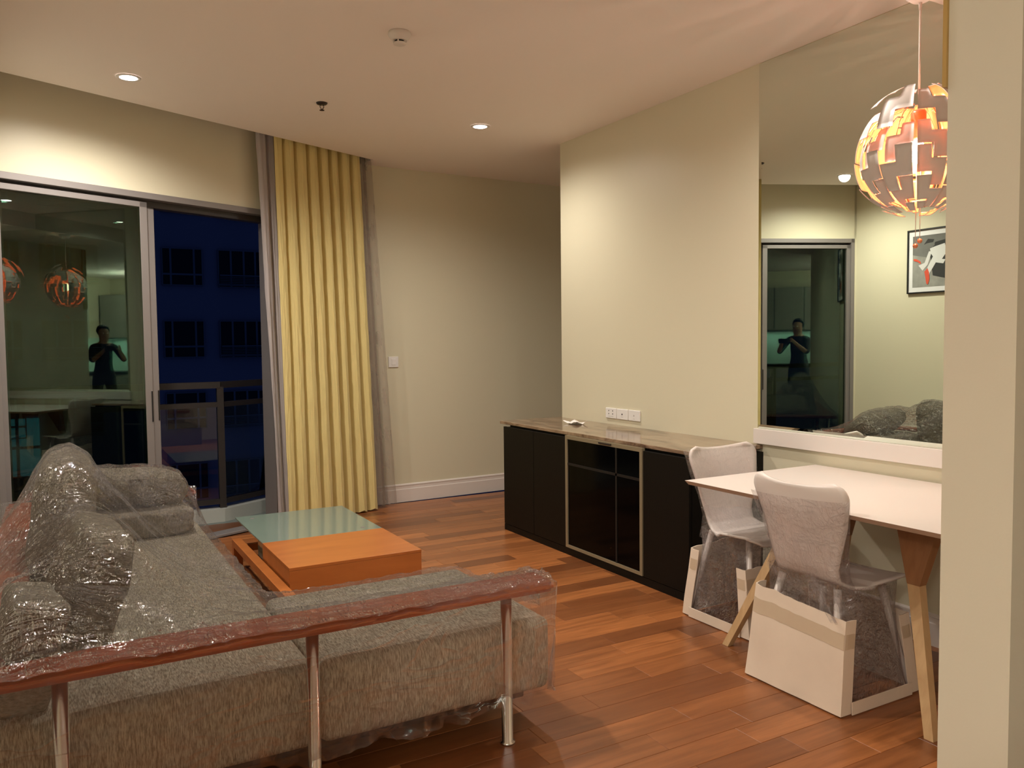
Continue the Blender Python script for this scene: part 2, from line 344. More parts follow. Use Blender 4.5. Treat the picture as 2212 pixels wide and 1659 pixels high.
# ------------------------------------------------------------------ setting
S = dict(kind='structure')
fl = box('floor', -2.5, 5.1, -2.3, 6.45, -.12, -.008, M['floor'], **S)
def plank_mesh(L):
    bm = bmesh.new(); bx(bm, 0, L-.0012, 0, .1208, -.008, 0)
    top = [e for e in bm.edges if all(v.co.z > -.001 for v in e.verts)]
    bmesh.ops.bevel(bm, geom=top, offset=.0009, segments=1, affect='EDGES')
    me = bpy.data.meshes.new('plank'); bmesh.ops.recalc_face_normals(bm, faces=bm.faces); bm.to_mesh(me); bm.free(); me.materials.append(M['floor']); return me
PL = {}
def plank(x, y, L):
    k = round(L, 3)
    if k not in PL: PL[k] = plank_mesh(k)
    o = link('plank', PL[k], fl); o.location = (x, y, 0)
cnt = 0; rest = bmesh.new(); y = 1.30
while y < 6.4:
    xl = -.3 if y < 5.2 else max(-.3, (y+.12-5.524)/.443+.02)
    xr = A if y < 5.1 else 4.9
    x = xl-random.uniform(0, .5)
    while x < xr-.01:
        L = random.choice([.38, .48, .6, .6, .78, .96]); a = max(x, xl); b = min(x+L, xr)
        if b-a > .04:
            if cnt < 298 and a < 3.35: plank(a, y, b-a); cnt += 1
            else: bx(rest, a, b-.0012, y, y+.1208, -.008, 0)
        x += L
    y += .122
y = 1.30-.122
while y > -2.2:
    x = -2.4+(-random.random()*.5)
    while x < A:
        L = random.choice([.48, .6, .78, .96]); a = max(x, -2.4); b = min(x+L, A)
        if b > a+.02: bx(rest, a, b-.0012, y, y+.1208, -.008, 0)
        x += L
    y -= .122
ro = from_bm('floor_boards', rest, M['floor'], fl); ro['kind'] = 'stuff'

# ceiling: slab with the curtain pocket cut away, and pocket top
bm = bmesh.new()
def ylineR(x): return (REC+math.sin(WA)*x)/math.cos(WA)
def yback(x): return 6.375+.0357*x
prism(bm, [(-.4, 1.9, H), (5, 1.9, H), (5, yback(5)+.05, H), (2.19, yback(2.19)+.05, H), (2.27, ylineR(2.27), H), (-.4, ylineR(-.4), H)], (0, 0, .10))
from_bm('ceiling', bm, M['ceiling'], **S)
bm = bmesh.new(); prism(bm, [(-.4, 4.9, 3.05), (2.4, 6.2, 3.05), (2.4, 6.6, 3.05), (-.4, 5.6, 3.05)], (0, 0, .08)); prism(bm, [(2.275, 6.25, H+.1), (2.375, 6.25, H+.1), (2.30, 6.5, H+.1), (2.19, 6.5, H+.1)], (0, 0, .13))
from_bm('ceiling_pocket', bm, M['ceiling'], **S)
bm = bmesh.new(); bx(bm, -2.5, A+.1, -2.3, 2.0, 2.66, 2.9)
from_bm('ceiling_soffit', bm, M['ceiling'], **S)
# right wall (television wall + mirror wall)
box('wall_right', A, A+.13, 1.0, 5.143, 0, H, M['wall'], **S)
box('wall_partition', 1.6, A+.13, .877, 1.022, 0, 2.66, M['pillar'], **S)
box('wall_kitchen_right', A, A+.1, -2.3, .877, 0, 2.66, M['pillar'], **S)
box('wall_left', -.42, -.325, .75, 5.42, 0, 3.1, M['wall'], **S)
box('wall_entry', -2.5, -.4, .75, .85, 0, 2.66, M['wall'], **S)
box('wall_kitchen_side', -2.5, -2.4, -2.3, .75, 0, 2.66, M['wall'], **S)
box('wall_kitchen', -2.4, A, -2.3, -2.2, 0, 2.66, M['wall'], **S)
box('wall_back', 2.32, 5.1, 0, .12, 0, 3.1, M['wall'], T=B, **S)
box('wall_corridor', 4.95, 5.05, 4.2, 6.5, 0, 3.0, M['wall'], **S)
box('wall_corridor_end', A+.13, 4.95, 4.2, 4.3, 0, 3.0, M['wall'], **S)
bm = bmesh.new(); uL, uJ, uE = UX(-.40), UX(1.45), UX(2.09)+.12
bx(bm, uL, uJ, 0, .14, 2.345, 3.1, T=W); bx(bm, uJ, uE, 0, .14, 0, 3.1, T=W)
from_bm('wall_window', bm, M['wall'], **S)
box('wall_window_end', UX(-.47), UX(-.305), 0, .14, 0, 3.1, M['wall'], T=W, **S)
# baseboards with a moulded upper bead
def bbprof(name, T, u0, u1, h=.15):
    bm = bmesh.new(); pr = [(0, 0), (-.016, 0), (-.016, h*.70), (-.011, h*.73), (-.011, h*.88), (-.014, h*.90), (-.014, h*.95), (-.004, h), (0, h)]
    a = [bm.verts.new(T(Vector((u0, v, z)))) for v, z in pr]; b = [bm.verts.new(T(Vector((u1, v, z)))) for v, z in pr]
    for i in range(len(pr)-1): bm.faces.new((a[i], b[i], b[i+1], a[i+1]))
    bm.faces.new(a); bm.faces.new(b[::-1]); return from_bm(name, bm, M['trim'], **S)
bbprof('baseboard_back', B, 2.32, 5.0, .155)
bbprof('baseboard_right', lambda p: Vector((A+p.y, p.x, p.z)), 1.03, 3.125, .141)
bbprof('baseboard_left', lambda p: Vector((-.325-p.y, p.x, p.z)), .8, 5.36, .141)
bbprof('baseboard_window', W, uJ+.02, UX(2.07), .141)
bbprof('baseboard_partition', lambda p: Vector((1.6+p.y, p.x, p.z)), .877, 1.022, .0005) if False else None
# mirror with bevelled border, and the painted ledge below
bm = bmesh.new(); y0, y1, z0, z1, bv = 1.03, 3.180, .872, H-.004, .022
o_ = [(y0, z0), (y1, z0), (y1, z1), (y0, z1)]; i_ = [(y0+bv, z0+bv), (y1-bv, z0+bv), (y1-bv, z1-bv), (y0+bv, z1-bv)]
vo = [bm.verts.new((A-.002, a, b)) for a, b in o_]; vi = [bm.verts.new((A-.0055, a, b)) for a, b in i_]; vb = [bm.verts.new((A-.0003, a, b)) for a, b in o_]
bm.faces.new(vi); bm.faces.new(vb[::-1])
for k in range(4): bm.faces.new((vo[k], vo[(k+1) % 4], vi[(k+1) % 4], vi[k])); bm.faces.new((vb[k], vb[(k+1) % 4], vo[(k+1) % 4], vo[k]))
tag(from_bm('wall_mirror', bm, M['mirror']), 'large frameless mirror on the right wall, from white ledge up to the ceiling', 'mirror')
box('trim_1', A-.026, A, 1.03, 3.190, .790, .871, M['trim'], bev=.002, **S)
box('trim_2', 1.594, 1.66, 1.0225, 1.031, 1.86, 2.655, simple('honey_wood_trim', (.50, .32, .10, 1), .5), **S)

# sliding balcony door
dr = empty('door_1', W((0, 0, 0)), kind='structure')
def dpart(name, boxes, mat, parent, bev=.002):
    bm = bmesh.new()
    for b in boxes: bx(bm, *b, bev=bev, seg=1, T=W)
    o = from_bm(name, bm, mat); o.parent = parent; o.matrix_parent_inverse = parent.matrix_world.inverted(); return o
dr.matrix_world = Matrix.Translation(W((0, 0, 0)))
u0 = UX(-.305); bpy.context.view_layer.update()
dpart('door_frame', [(u0, uJ, -.012, .13, 2.305, 2.345), (u0, u0+.035, -.012, .13, 0, 2.345), (uJ-.045, uJ, -.012, .13, 0, 2.345), (u0, uJ, .0, .12, .0, .018)], M['alu'], dr)
dpart('track', [(u0, uJ, .055, .13, 2.262, 2.306)], M['alu_dark'], dr)
def leaf(ua, ub, v, zt=2.285):
    L = dpart('door_leaf', [(ua, ua+.05, v, v+.035, .02, zt), (ub-.05, ub, v, v+.035, .02, zt), (ua, ub, v, v+.035, zt-.035, zt), (ua, ub, v, v+.035, .02, .10)], M['alu'], dr)
    bm = bmesh.new(); uc = (ua+ub)/2; sk = math.tan(math.radians(1.5))
    bx(bm, ua+.045, ub-.045, v+.014, v+.020, .095, zt-.03, T=lambda p: W((p.x, p.y-(p.x-uc)*sk, p.z)))
    g = from_bm('glass_pane', bm, M['door_glass'])
    g.parent = L; g.matrix_parent_inverse = Matrix.Identity(4) if False else L.matrix_world.inverted()
    h = dpart('handle', [(ub-.012, ub-.004, v-.004, v+.001, .86, 1.06)], M['black'], dr, bev=0); h.parent = L; h.matrix_parent_inverse = L.matrix_world.inverted()
    return L
leaf(u0+.02, UX(.553, .0), .008)
leaf(u0+.05, UX(.600, .05), .058)

# back wall light switch
t = empty('light_switch', B((2.715, 0, 1.2)), 'small white light switch plate on back wall beside the sheer curtain', 'switch', rotz=BA)
box('plate', -.045, .045, -.010, 0, -.045, .045, M['white'], t, bev=.003)
box('rocker', -.018, .018, -.014, -.009, -.026, .026, M['white'], t, bev=.002)

# ------------------------------------------------------------------ balcony and the building opposite
bm = bmesh.new(); prism(bm, [(-1.4, 5.2, -.03), (2.8, 6.9, -.03), (2.6, 7.6, -.03), (1.15, 6.72, -.03), (-2.2, 6.72, -.03)], (0, 0, -.15))
from_bm('balcony_floor', bm, M['balcony'], **S)
bm = bmesh.new(); prism(bm, [(-2.2, 6.62, -.03), (1.12, 6.62, -.03), (2.6, 7.50, -.03), (2.6, 7.66, -.03), (1.08, 6.78, -.03), (-2.2, 6.78, -.03)], (0, 0, .10))
from_bm('balcony_kerb', bm, M['kerb'], **S)
rl = empty('balcony_railing', (1.12, 6.70, .07), 'bronze balcony railing with square post and glass infill outside the sliding door', 'railing')
def rpart(name, boxes, mat):
    bm = bmesh.new()
    for p, q, hw, z0, z1 in boxes:
        p = Vector((*p, 0)); q = Vector((*q, 0)); d = (q-p).normalized(); n = Vector((-d.y, d.x, 0))*hw
        prism(bm, [p-n+Vector((0, 0, z0)), q-n+Vector((0, 0, z0)), q+n+Vector((0, 0, z0)), p+n+Vector((0, 0, z0))], (0, 0, z1-z0))
    return from_bm(name, bm, mat, rl)
d2 = (1.2, .72)
rpart('handrail', [((-3.2, 0), (0, 0), .03, .95, 1.0), ((0, 0), d2, .03, .95, 1.0)], M['rail_metal'])
rpart('glass_rail', [((-3.2, 0), (0, 0), .02, .80, .84), ((0, 0), d2, .02, .80, .84)], M['rail_metal'])
rpart('bottom_rail', [((-3.2, 0), (0, 0), .02, .03, .07), ((0, 0), d2, .02, .03, .07)], M['rail_metal'])
rpart('post', [((-.025, 0), (.025, 0), .025, 0, .96)], M['rail_metal']); rpart('post', [((-1.75, 0), (-1.70, 0), .025, 0, .96)], M['rail_metal'])
rpart('post', [((d2[0]-.05, d2[1]-.03), d2, .025, 0, .96)], M['rail_metal'])
rpart('glass_panel', [((-1.70, 0), (-.03, 0), .005, .07, .80)], M['clear_glass']); rpart('glass_panel', [((.03, .02), (1.15, .69), .005, .07, .80)], M['clear_glass'])
bd = empty('apartment_building', (5, 34, 0), 'dark blue apartment block opposite the balcony with rows of unlit windows', 'building')
box('facade_wall', -25, 25, .25, 1.0, -18, 20, M['facade'], bd)
def wframe(wd, ht, cols, tr):
    bm = bmesh.new(); t_ = .07
    for a in [0]+cols+[wd]: bx(bm, max(0, a-t_/2), min(wd, a+t_/2), .12, .22, -ht, 0)
    for z in (0, -ht*tr, -ht): bx(bm, 0, wd, .12, .22, max(-ht, z-t_/2), min(0, z+t_/2))
    return bm
protoA = from_bm('window', wframe(1.5, 1.46, [.32, 1.18], .70), M['facade_dark'], bd); box('pane', 0, 1.5, .2, .24, -1.46, 0, M['facade_glass'], protoA)
protoB = from_bm('window', wframe(1.95, 1.5, [.5, 1.0, 1.45], .93), M['facade_dark'], bd); box('pane', 0, 1.95, .2, .24, -1.5, 0, M['facade_glass'], protoB)
bm = bmesh.new(); bx(bm, .05, 1.9, .0, .05, -1.05, -1.0)
for k in range(7): bx(bm, .05, 1.9, 0, .04, -1.5+k*.065, -1.48+k*.065)
from_bm('guard_rail', bm, M['facade_dark'], protoB)
first = True
for r in range(-3, 3):
    z = 5.2-2.83*(1-r)+2.83
    for c in range(-2, 3):
        for pr_, off in ((protoA, -1.3), (protoB, .78)):
            x = off+c*6.2
            if first and pr_ is protoA: o = protoA
            elif first: o = protoB; first = False
            else: o = copy_tree(pr_, bd)
            o.location = (x, 0, z)
# teal lit window far below left
sh = box('lit_window', -7.7, -5.6, .18, .24, -3.3, -1.2, M['teal_lit'], bd); sh['label'] = 'teal lit window with dark glazing bars'
bm = bmesh.new(); bx(bm, -6.35, -6.25, .1, .2, -3.3, -1.2); bx(bm, -7.7, -5.6, .1, .2, -2.3, -2.2); from_bm('glazing_bar', bm, M['facade_dark'], bd)

# ------------------------------------------------------------------ curtains
def curtain(name, x0t, x1t, x0b, x1b, vt, vb, folds, amp, mat, z0=.02, z1=2.98, parent=None, dvt=0, dvb=0, nu=220, nv=60, seed=0, phase=0):
    def fn(s, t):
        z = z0+(z1-z0)*t
        xa = x0b+(x0t-x0b)*t; xb = x1b+(x1t-x1b)*t; x = xa+(xb-xa)*s
        v = vb+dvb*s+(vt+dvt*s-vb-dvb*s)*t
        ph = 2*PI*folds*s+phase+.5*math.sin(5*s+seed)+.35*noise.noise(Vector((s*4, t*1.5, seed)))*2
        am = amp*(.9+.25*(1-t))*(1+.5*noise.noise(Vector((s*6, 3.3, seed))))
        qf = ph/(2*PI)+20; fi = math.floor(qf); q = qf-fi
        w1 = .50+.20*abs(math.sin(fi*12.9+seed)); tr = .11
        sm = lambda e: e*e*(3-2*e)
        if q < w1: sn = -1+.30*((q-w1/2)/(w1/2))**2
        elif q < w1+tr: sn = -.70+1.7*sm((q-w1)/tr)
        elif q < 1-tr: sn = 1
        else: sn = 1-1.7*sm((q-1+tr)/tr)
        off = am*sn
        lx = .10*am*math.sin(2*ph)
        cr = .007*abs(noise.noise(Vector((s*26+z*1.5, z*4.2, seed+5))))+.004*noise.noise(Vector((s*60, z*7, seed)))
        u = UX(x, v)+lx
        return W((u, v+off+cr, z+(.012*math.sin(ph) if t == 0 else 0)))
    return grid_mesh(name, nu, nv, fn, mat, parent)
cu = empty('curtain', W((UX(1.75, -.14), -.14, 0)), 'long pale yellow crinkled curtain gathered at the right end of the balcony door', 'curtain')
bpy.context.view_layer.update()
def adopt(o, p):
    bpy.context.view_layer.update(); o.parent = p; o.matrix_parent_inverse = p.matrix_world.inverted(); return o
adopt(curtain('drape', 1.405, 2.14, 1.43, 2.225, -.145, -.20, 7.6, .045, M['curtain'], z0=.012, nu=420, nv=90, seed=1.3), cu)
adopt(curtain('lining', 1.30, 1.42, 1.40, 1.47, -.10, -.12, 1.2, .02, M['lining'], nu=40, nv=30, seed=4), cu)
sc_ = empty('sheer_curtain', W((UX(2.2, -.1), -.1, 0)), 'thin grey sheer curtain with floral motifs hanging between yellow curtain and back wall', 'curtain')
bpy.context.view_layer.update()
adopt(curtain('voile', 2.08, 2.25, 2.14, 2.43, -.12, -.13, 2.6, .022, M['sheer'], dvt=-.07, dvb=-.11, nu=90, nv=50, seed=7), sc_)
adopt(curtain('voile', 2.00, 2.21, 2.06, 2.34, -.10, -.12, 2.2, .018, M['sheer'], dvt=-.055, dvb=-.08, nu=70, nv=40, seed=9), sc_)

# ------------------------------------------------------------------ ceiling fittings
def downlight(x, y, label):
    t = empty('downlight', (x, y, H), label, 'ceiling light', 'recessed downlights')
    bm = bmesh.new(); lathe(bm, (0, 0, 0), [(.045, -.001), (.046, -.006), (.062, -.006), (.064, -.001)], 36, cap=False); from_bm('trim_ring', bm, M['white'], t, True)
    bm = bmesh.new(); lathe(bm, (0, 0, 0), [(.0455, -.0045), (.0455, -.002)], 32); from_bm('lens', bm, M['lamp_glow'], t)
    return t
LB = ['round recessed downlight in ceiling above the left end of the balcony door', 'round recessed downlight in ceiling in front of the television wall corner',
      'round recessed downlight above the dining table side, seen only in reflections', 'round recessed downlight added out of view to light the sofa seat']
for (x, y), l in zip(LAMPS, LB): downlight(x, y, l)
t = empty('smoke_detector', (1.473, 3.667, H), 'cream dome smoke detector with black sensor slots on the ceiling', 'smoke detector')
bm = bmesh.new(); lathe(bm, (0, 0, 0), [(.052, 0), (.055, -.012), (.050, -.022), (.038, -.036), (.034, -.040)], 36); from_bm('housing', bm, M['trim'], t)
bm = bmesh.new(); lathe(bm, (0, 0, 0), [(.024, -.040), (.024, -.049)], 24); from_bm('sensor_chamber', bm, M['black'], t)
bm = bmesh.new()
for k in range(5):
    a = 2*PI*k/5+.3; bx(bm, .022, .030, -.003, .003, -.049, -.040, T=lambda p, a=a: Vector((p.x*math.cos(a)-p.y*math.sin(a), p.x*math.sin(a)+p.y*math.cos(a), p.z)))
from_bm('rib', bm, M['trim'], t)
bm = bmesh.new(); lathe(bm, (0, 0, 0), [(.031, -.049), (.030, -.055), (.018, -.060), (.002, -.061)], 30); from_bm('cap', bm, M['trim'], t)
t = empty('sprinkler_head', (1.468, 4.936, H), 'small dark metal fire sprinkler on the ceiling between the two downlights', 'sprinkler')
bm = bmesh.new(); lathe(bm, (0, 0, 0), [(.034, 0), (.034, -.003), (.028, -.010), (.012, -.012)], 28); from_bm('escutcheon', bm, M['brown_metal'], t)
bm = bmesh.new()
for s in (-1, 1): tube(bm, (.010*s, 0, -.010), (.012*s, 0, -.026), .0022, n=8); tube(bm, (.012*s, 0, -.026), (.002*s, 0, -.040), .0022, n=8)
from_bm('yoke', bm, M['brown_metal'], t)
bm = bmesh.new(); lathe(bm, (0, 0, 0), [(.003, -.038), (.003, -.042), (.014, -.043), (.015, -.046), (.004, -.047)], 20); from_bm('deflector', bm, M['brown_metal'], t)

# ------------------------------------------------------------------ pendant lamp
PX, PY, PZ = 2.86, 1.94, 2.035; PR = .204
t = empty('pendant_lamp', (PX, PY, PZ), 'globe pendant lamp of interlocking white plates with glowing copper inside, over the white table', 'pendant lamp')
bm = bmesh.new(); lathe(bm, (0, 0, 2.66-PZ), [(.058, 0), (.058, -.014), (.050, -.036), (.030, -.052), (.006, -.058)], 36); from_bm('canopy', bm, M['white'], t, True)
bm = bmesh.new(); tube(bm, (0, 0, 2.61-PZ), (0, 0, .15), .0038, n=10); tube(bm, (0, 0, 2.607-PZ), (0, 0, 2.575-PZ), .0065, .005, n=12); from_bm('cord', bm, M['cable'], t)
bm = bmesh.new(); lathe(bm, (0, 0, 0), [(.022, .17), (.026, .16), (.026, .07), (.018, .06)], 24); from_bm('socket', bm, M['copper'], t)
bm = bmesh.new(); lathe(bm, (0, 0, 0), [(.012, .062), (.016, .05), (.030, .02), (.031, .005), (.024, -.015), (.004, -.026)], 24); from_bm('bulb', bm, M['bulb'], t)
bm = bmesh.new()
for k in range(8):
    a = 2*PI*k/8+.2
    for j in range(10):
        p = lambda q: Vector((math.cos(a)*math.cos(q), math.sin(a)*math.cos(q), math.sin(q)))*(PR-.012)
        q0 = -1.25+j*.26; q1 = q0+.26
        if q1 < 1.4: tube(bm, p(q0), p(q1), .0018, n=6, cap=False)
o = from_bm('inner_frame', bm, M['copper'], t); o['kind'] = 'stuff'
def shell_panel(cells, dlon, lat0, dlat, lon0, lift, tilt):
    bm = bmesh.new(); g = .035
    def P(lo, la, r): return Vector((math.cos(lo)*math.cos(la), math.sin(lo)*math.cos(la), math.sin(la)))*r
    vm = {}
    sub = 3
    cs = set(cells)
    def vert(i, j, lay):
        # i,j in sub-grid; inset from the outline
        key = (i, j, lay)
        if key in vm: return vm[key]
        di = dj = 0
        # nearby cells test
        def inside(a, b): return (math.floor(a/sub), math.floor(b/sub)) in cs
        e = .01
        l = inside(i-e, j+e) or inside(i-e, j-e); r = inside(i+e, j+e) or inside(i+e, j-e)
        d = inside(i+e, j-e) or inside(i-e, j-e); u = inside(i+e, j+e) or inside(i-e, j+e)
        q = [inside(i+sx*e, j+sy*e) for sx in (-1, 1) for sy in (-1, 1)]
        n = sum(q)
        if n < 4:
            if n == 3:
                miss = [(sx, sy) for sx in (-1, 1) for sy in (-1, 1)][q.index(False)]; di, dj = -miss[0], -miss[1]
            else:
                di = (1 if not l else 0)-(1 if not r else 0); dj = (1 if not d else 0)-(1 if not u else 0)
                if n == 2 and q[0]+q[3] == 2 or n == 2 and q[1]+q[2] == 2: pass
        la = lat0+(j/sub+dj*g)*dlat; lo = lon0+(i/sub+di*g*1.3)*dlon
        r_ = PR+lift+tilt*(j/sub)-(.0022 if lay else 0)
        v = bm.verts.new(P(lo, la, r_)); vm[key] = v; return v
    for (ci, cj) in cells:
        for a in range(sub):
            for b in range(sub):
                i = ci*sub+a; j = cj*sub+b
                f = bm.faces.new([vert(i, j, 0), vert(i+1, j, 0), vert(i+1, j+1, 0), vert(i, j+1, 0)]); f.smooth = True; f.material_index = 0
                f = bm.faces.new([vert(i, j+1, 1), vert(i+1, j+1, 1), vert(i+1, j, 1), vert(i, j, 1)]); f.smooth = True; f.material_index = 1
    be = [e for e in bm.edges if len(e.link_faces) == 1]
    done = set()
    inv = {v: k for k, v in vm.items()}
    for e in be:
        k0, k1 = inv[e.verts[0]], inv[e.verts[1]]
        if k0[2] == 0:
            f = bm.faces.new([vm[k0], vm[k1], vm[(k1[0], k1[1], 1)], vm[(k0[0], k0[1], 1)]]); f.material_index = 0
    return bm
M['plate'] = simple('white_lamp_plate', (.62, .56, .52, 1), .45)
def mat_cop():
    mt, nt, ns, lk, b = newmat('copper_lacquer_inside'); b.inputs['Base Color'].default_value = (.95, .28, .11, 1); b.inputs['Roughness'].default_value = .35; b.inputs['Metallic'].default_value = .25
    return mt
M['copper_in'] = mat_cop()
NG = 11
for gidx in range(NG):
    lon0 = 2*PI*gidx/NG+.28; dl = 2*PI/NG/2*.93; sh = 0 if gidx % 3 else 1
    rows = []
    for k, r0 in enumerate((-2, 0, 2, 4, 6, 8)):
        cells = [(0, j) for j in range(r0+sh, r0+2+sh)]+[(1, j) for j in range(r0+1-sh, r0+3-sh)]
        cells = [(i, j) for i, j in cells if 0 <= j < 10]
        if not cells: continue
        bmp = shell_panel(cells, dl, -1.22, .25, lon0, .003+.012*random.random()+(.010 if k in (0, 4, 5) else 0), random.uniform(-.006, .007))
        me = bpy.data.meshes.new('shade_panel'); bmp.to_mesh(me); bmp.free(); me.materials.append(M['plate']); me.materials.append(M['copper_in'])
        link('shade_panel', me, t)
for dx, dz in ((-.010, -.335), (.016, -.315)):
    bm = bmesh.new(); tube(bm, (dx, 0, -.05), (dx, 0, dz), .0013, n=6); o = from_bm('pull_cord', bm, M['cable'], t)
    bm = bmesh.new(); bmesh.ops.create_uvsphere(bm, u_segments=16, v_segments=10, radius=.0095); bmesh.ops.translate(bm, verts=bm.verts, vec=(dx, 0, dz)); from_bm('pull_bead', bm, M['copper'], o, True)

# ------------------------------------------------------------------ sideboard
XF = 2.80
t = empty('sideboard', (XF, 4.12, 0), 'low black-brown sideboard cabinet under brown marble against the television wall', 'cabinet')
def lb(name, x0, x1, y0, y1, z0, z1, mat, bev=0, parent=None):
    return box(name, x0-XF, x1-XF, y0-4.12, y1-4.12, z0, z1, mat, parent or t, bev=bev)
bm = bmesh.new()
def cb(x0, x1, y0, y1, z0, z1): bx(bm, x0-XF, x1-XF, y0-4.12, y1-4.12, z0, z1)
cb(XF+.02, A-.001, 5.088, 5.108, 0, .745); cb(XF+.02, A-.001, 3.14, 3.16, 0, .745); cb(A-.021, A-.001, 3.16, 5.088, 0, .745)
cb(XF+.02, A-.02, 3.16, 5.088, .045, .06); cb(XF+.02, A-.02, 3.16, 5.088, .725, .745)
cb(XF+.02, A-.02, 4.285, 4.303, .06, .725); cb(XF+.02, A-.02, 3.51, 3.528, .06, .725); cb(XF+.035, A-.03, 3.17, 5.07, .745, .762)
from_bm('body', bm, M['dark_lacquer'], t)
lb('plinth', XF+.001, XF+.02, 3.14, 5.108, 0, .043, M['dark_lacquer'])
lb('door', XF, XF+.019, 4.693, 5.108, .046, .749, M['dark_lacquer'], .0015)
lb('door', XF, XF+.019, 4.298, 4.689, .046, .749, M['dark_lacquer'], .0015)
lb('door', XF, XF+.019, 3.142, 3.513, .046, .749, M['dark_lacquer'], .0015)
bm = bmesh.new()
for a in ((XF-.004, XF+.018, 4.270, 4.292, .048, .762), (XF-.004, XF+.018, 3.519, 3.541, .048, .762), (XF-.004, XF+.018, 3.541, 4.270, .048, .066), (XF-.004, XF+.018, 3.541, 4.270, .740, .762)):
    cb(*a)
gf = from_bm('glass_door', bm, M['beige_edge'], t)
lb('black_pane', XF+.004, XF+.010, 3.541, 4.270, .066, .740, M['black_glass'], 0, gf)
lb('pull', XF-.014, XF-.004, 3.80, 3.92, .748, .757, M['brown_metal'], .002, gf)
M['faint'] = simple('dim_grey_shelf_edge', (.006, .006, .0055, 1), .5)
lb('shelf', XF+.0005, XF+.004, 3.541, 4.270, .575, .590, M['faint']); lb('divider', XF+.0005, XF+.004, 3.755, 3.770, .066, .740, M['faint'])
bm = bmesh.new(); prism(bm, [(2.815, 3.145, .762), (A, 3.145, .762), (A, 5.146, .762), (A+.10, 5.146, .762), (A+.10, 5.19, .762), (2.815, 5.19, .762)], (0, 0, .021))
bmesh.ops.bevel(bm, geom=list(bm.edges), offset=.002, segments=1, affect='EDGES')
tag(from_bm('marble_top', bm, M['marble'], origin=(2.9, 4.1, .762)), 'long polished brown marble slab lying on top of the black sideboard', 'countertop')
# crumpled paper
def pf(s, tt):
    x, y = 3.085+.10*s, 4.60+.16*tt
    return Vector((x, y, .7855+.018*abs(math.sin(3*s+1.5))*abs(2*tt-1)**1.5+.012*abs(noise.noise(Vector((s*3, tt*3, 2))))))
tag(grid_mesh('paper_slip', 10, 12, pf, M['paper'], solid=.0008), 'small curled white slip of paper lying on the marble top', 'paper')
# sockets
def socket(yc, label, kind):
    t = empty('wall_socket', (A, yc, .860), label, 'wall socket', 'sockets above the sideboard')
    box('face_plate', -.011, 0, -.0605, .0605, -.036, .036, M['white'], t, bev=.004)
    bm = bmesh.new()
    if kind == 0:
        for s in (-1, 1):
            for k in (-1, 1): bx(bm, -.0118, -.0105, s*.022-.0035, s*.022+.0035, .006+k*.0105-.004, .006+k*.0105+.004)
        bx(bm, -.0116, -.0105, -.03, .03, -.0225, -.0215)
    elif kind == 1: tube(bm, (-.012, 0, 0), (-.0105, 0, 0), .0055, n=12); bx(bm, -.0113, -.0105, -.010, .010, -.0185, -.0175)
    else: tube(bm, (-.0115, 0, 0), (-.0105, 0, 0), .006, n=12); bx(bm, -.0113, -.0105, -.010, .010, -.0225, -.0200)
    from_bm('outlet_holes' if kind == 0 else 'port', bm, M['black'] if kind < 2 else simple('grey_plastic', (.5, .45, .42, 1), .5), t)
socket(4.512, 'white double power socket plate, leftmost of three above the marble', 0)
socket(4.384, 'white plate with one round dark port, middle of three above the marble', 1)
socket(4.256, 'white plate with a pale round port, rightmost of three above the marble', 2)

# ------------------------------------------------------------------ coffee table
t = empty('coffee_table', (.956, 3.929, 0), 'low square coffee table, half frosted green glass and half orange wood block', 'coffee table')
box('wood_block', 0, .694, 0, .588, .085, .250, M['table_wood'], t, bev=.001)
box('top_panel', -.0005, .6945, -.0005, .588, .2505, .2655, M['table_wood'], t, bev=.001)
box('glass_top', .0, .694, .589, 1.366, .2565, .2655, M['frost'], t, bev=.0015)
box('glass_leg', .02, .03, .60, .80, .15, .2563, M['frost'], t); 
for px_, py_ in ((.085, 1.27), (.60, .665)):
    bm = bmesh.new(); tube(bm, (px_, py_, .2655), (px_, py_, .2662), .013, n=20); from_bm('pin', bm, M['alu'], t)
bm = bmesh.new(); bx(bm, -.06, -.008, -.30, 1.16, .135, .178, bev=.001); bx(bm, -.06, -.008, 1.105, 1.16, .0, .135); bx(bm, -.06, -.008, -.30, -.245, 0, .135)
from_bm('base_frame', bm, M['table_wood'], t)
bm = bmesh.new(); bx(bm, .60, .65, .59, 1.16, .10, .14); bx(bm, .60, .65, 1.105, 1.16, 0, .10); bx(bm, -.008, .60, 1.12, 1.155, .10, .14)
from_bm('crossbar', bm, M['table_wood'], t)
bm = bmesh.new(); bx(bm, .05, .64, .05, .54, .0, .085); from_bm('plinth', bm, M['dark_lacquer'], t)

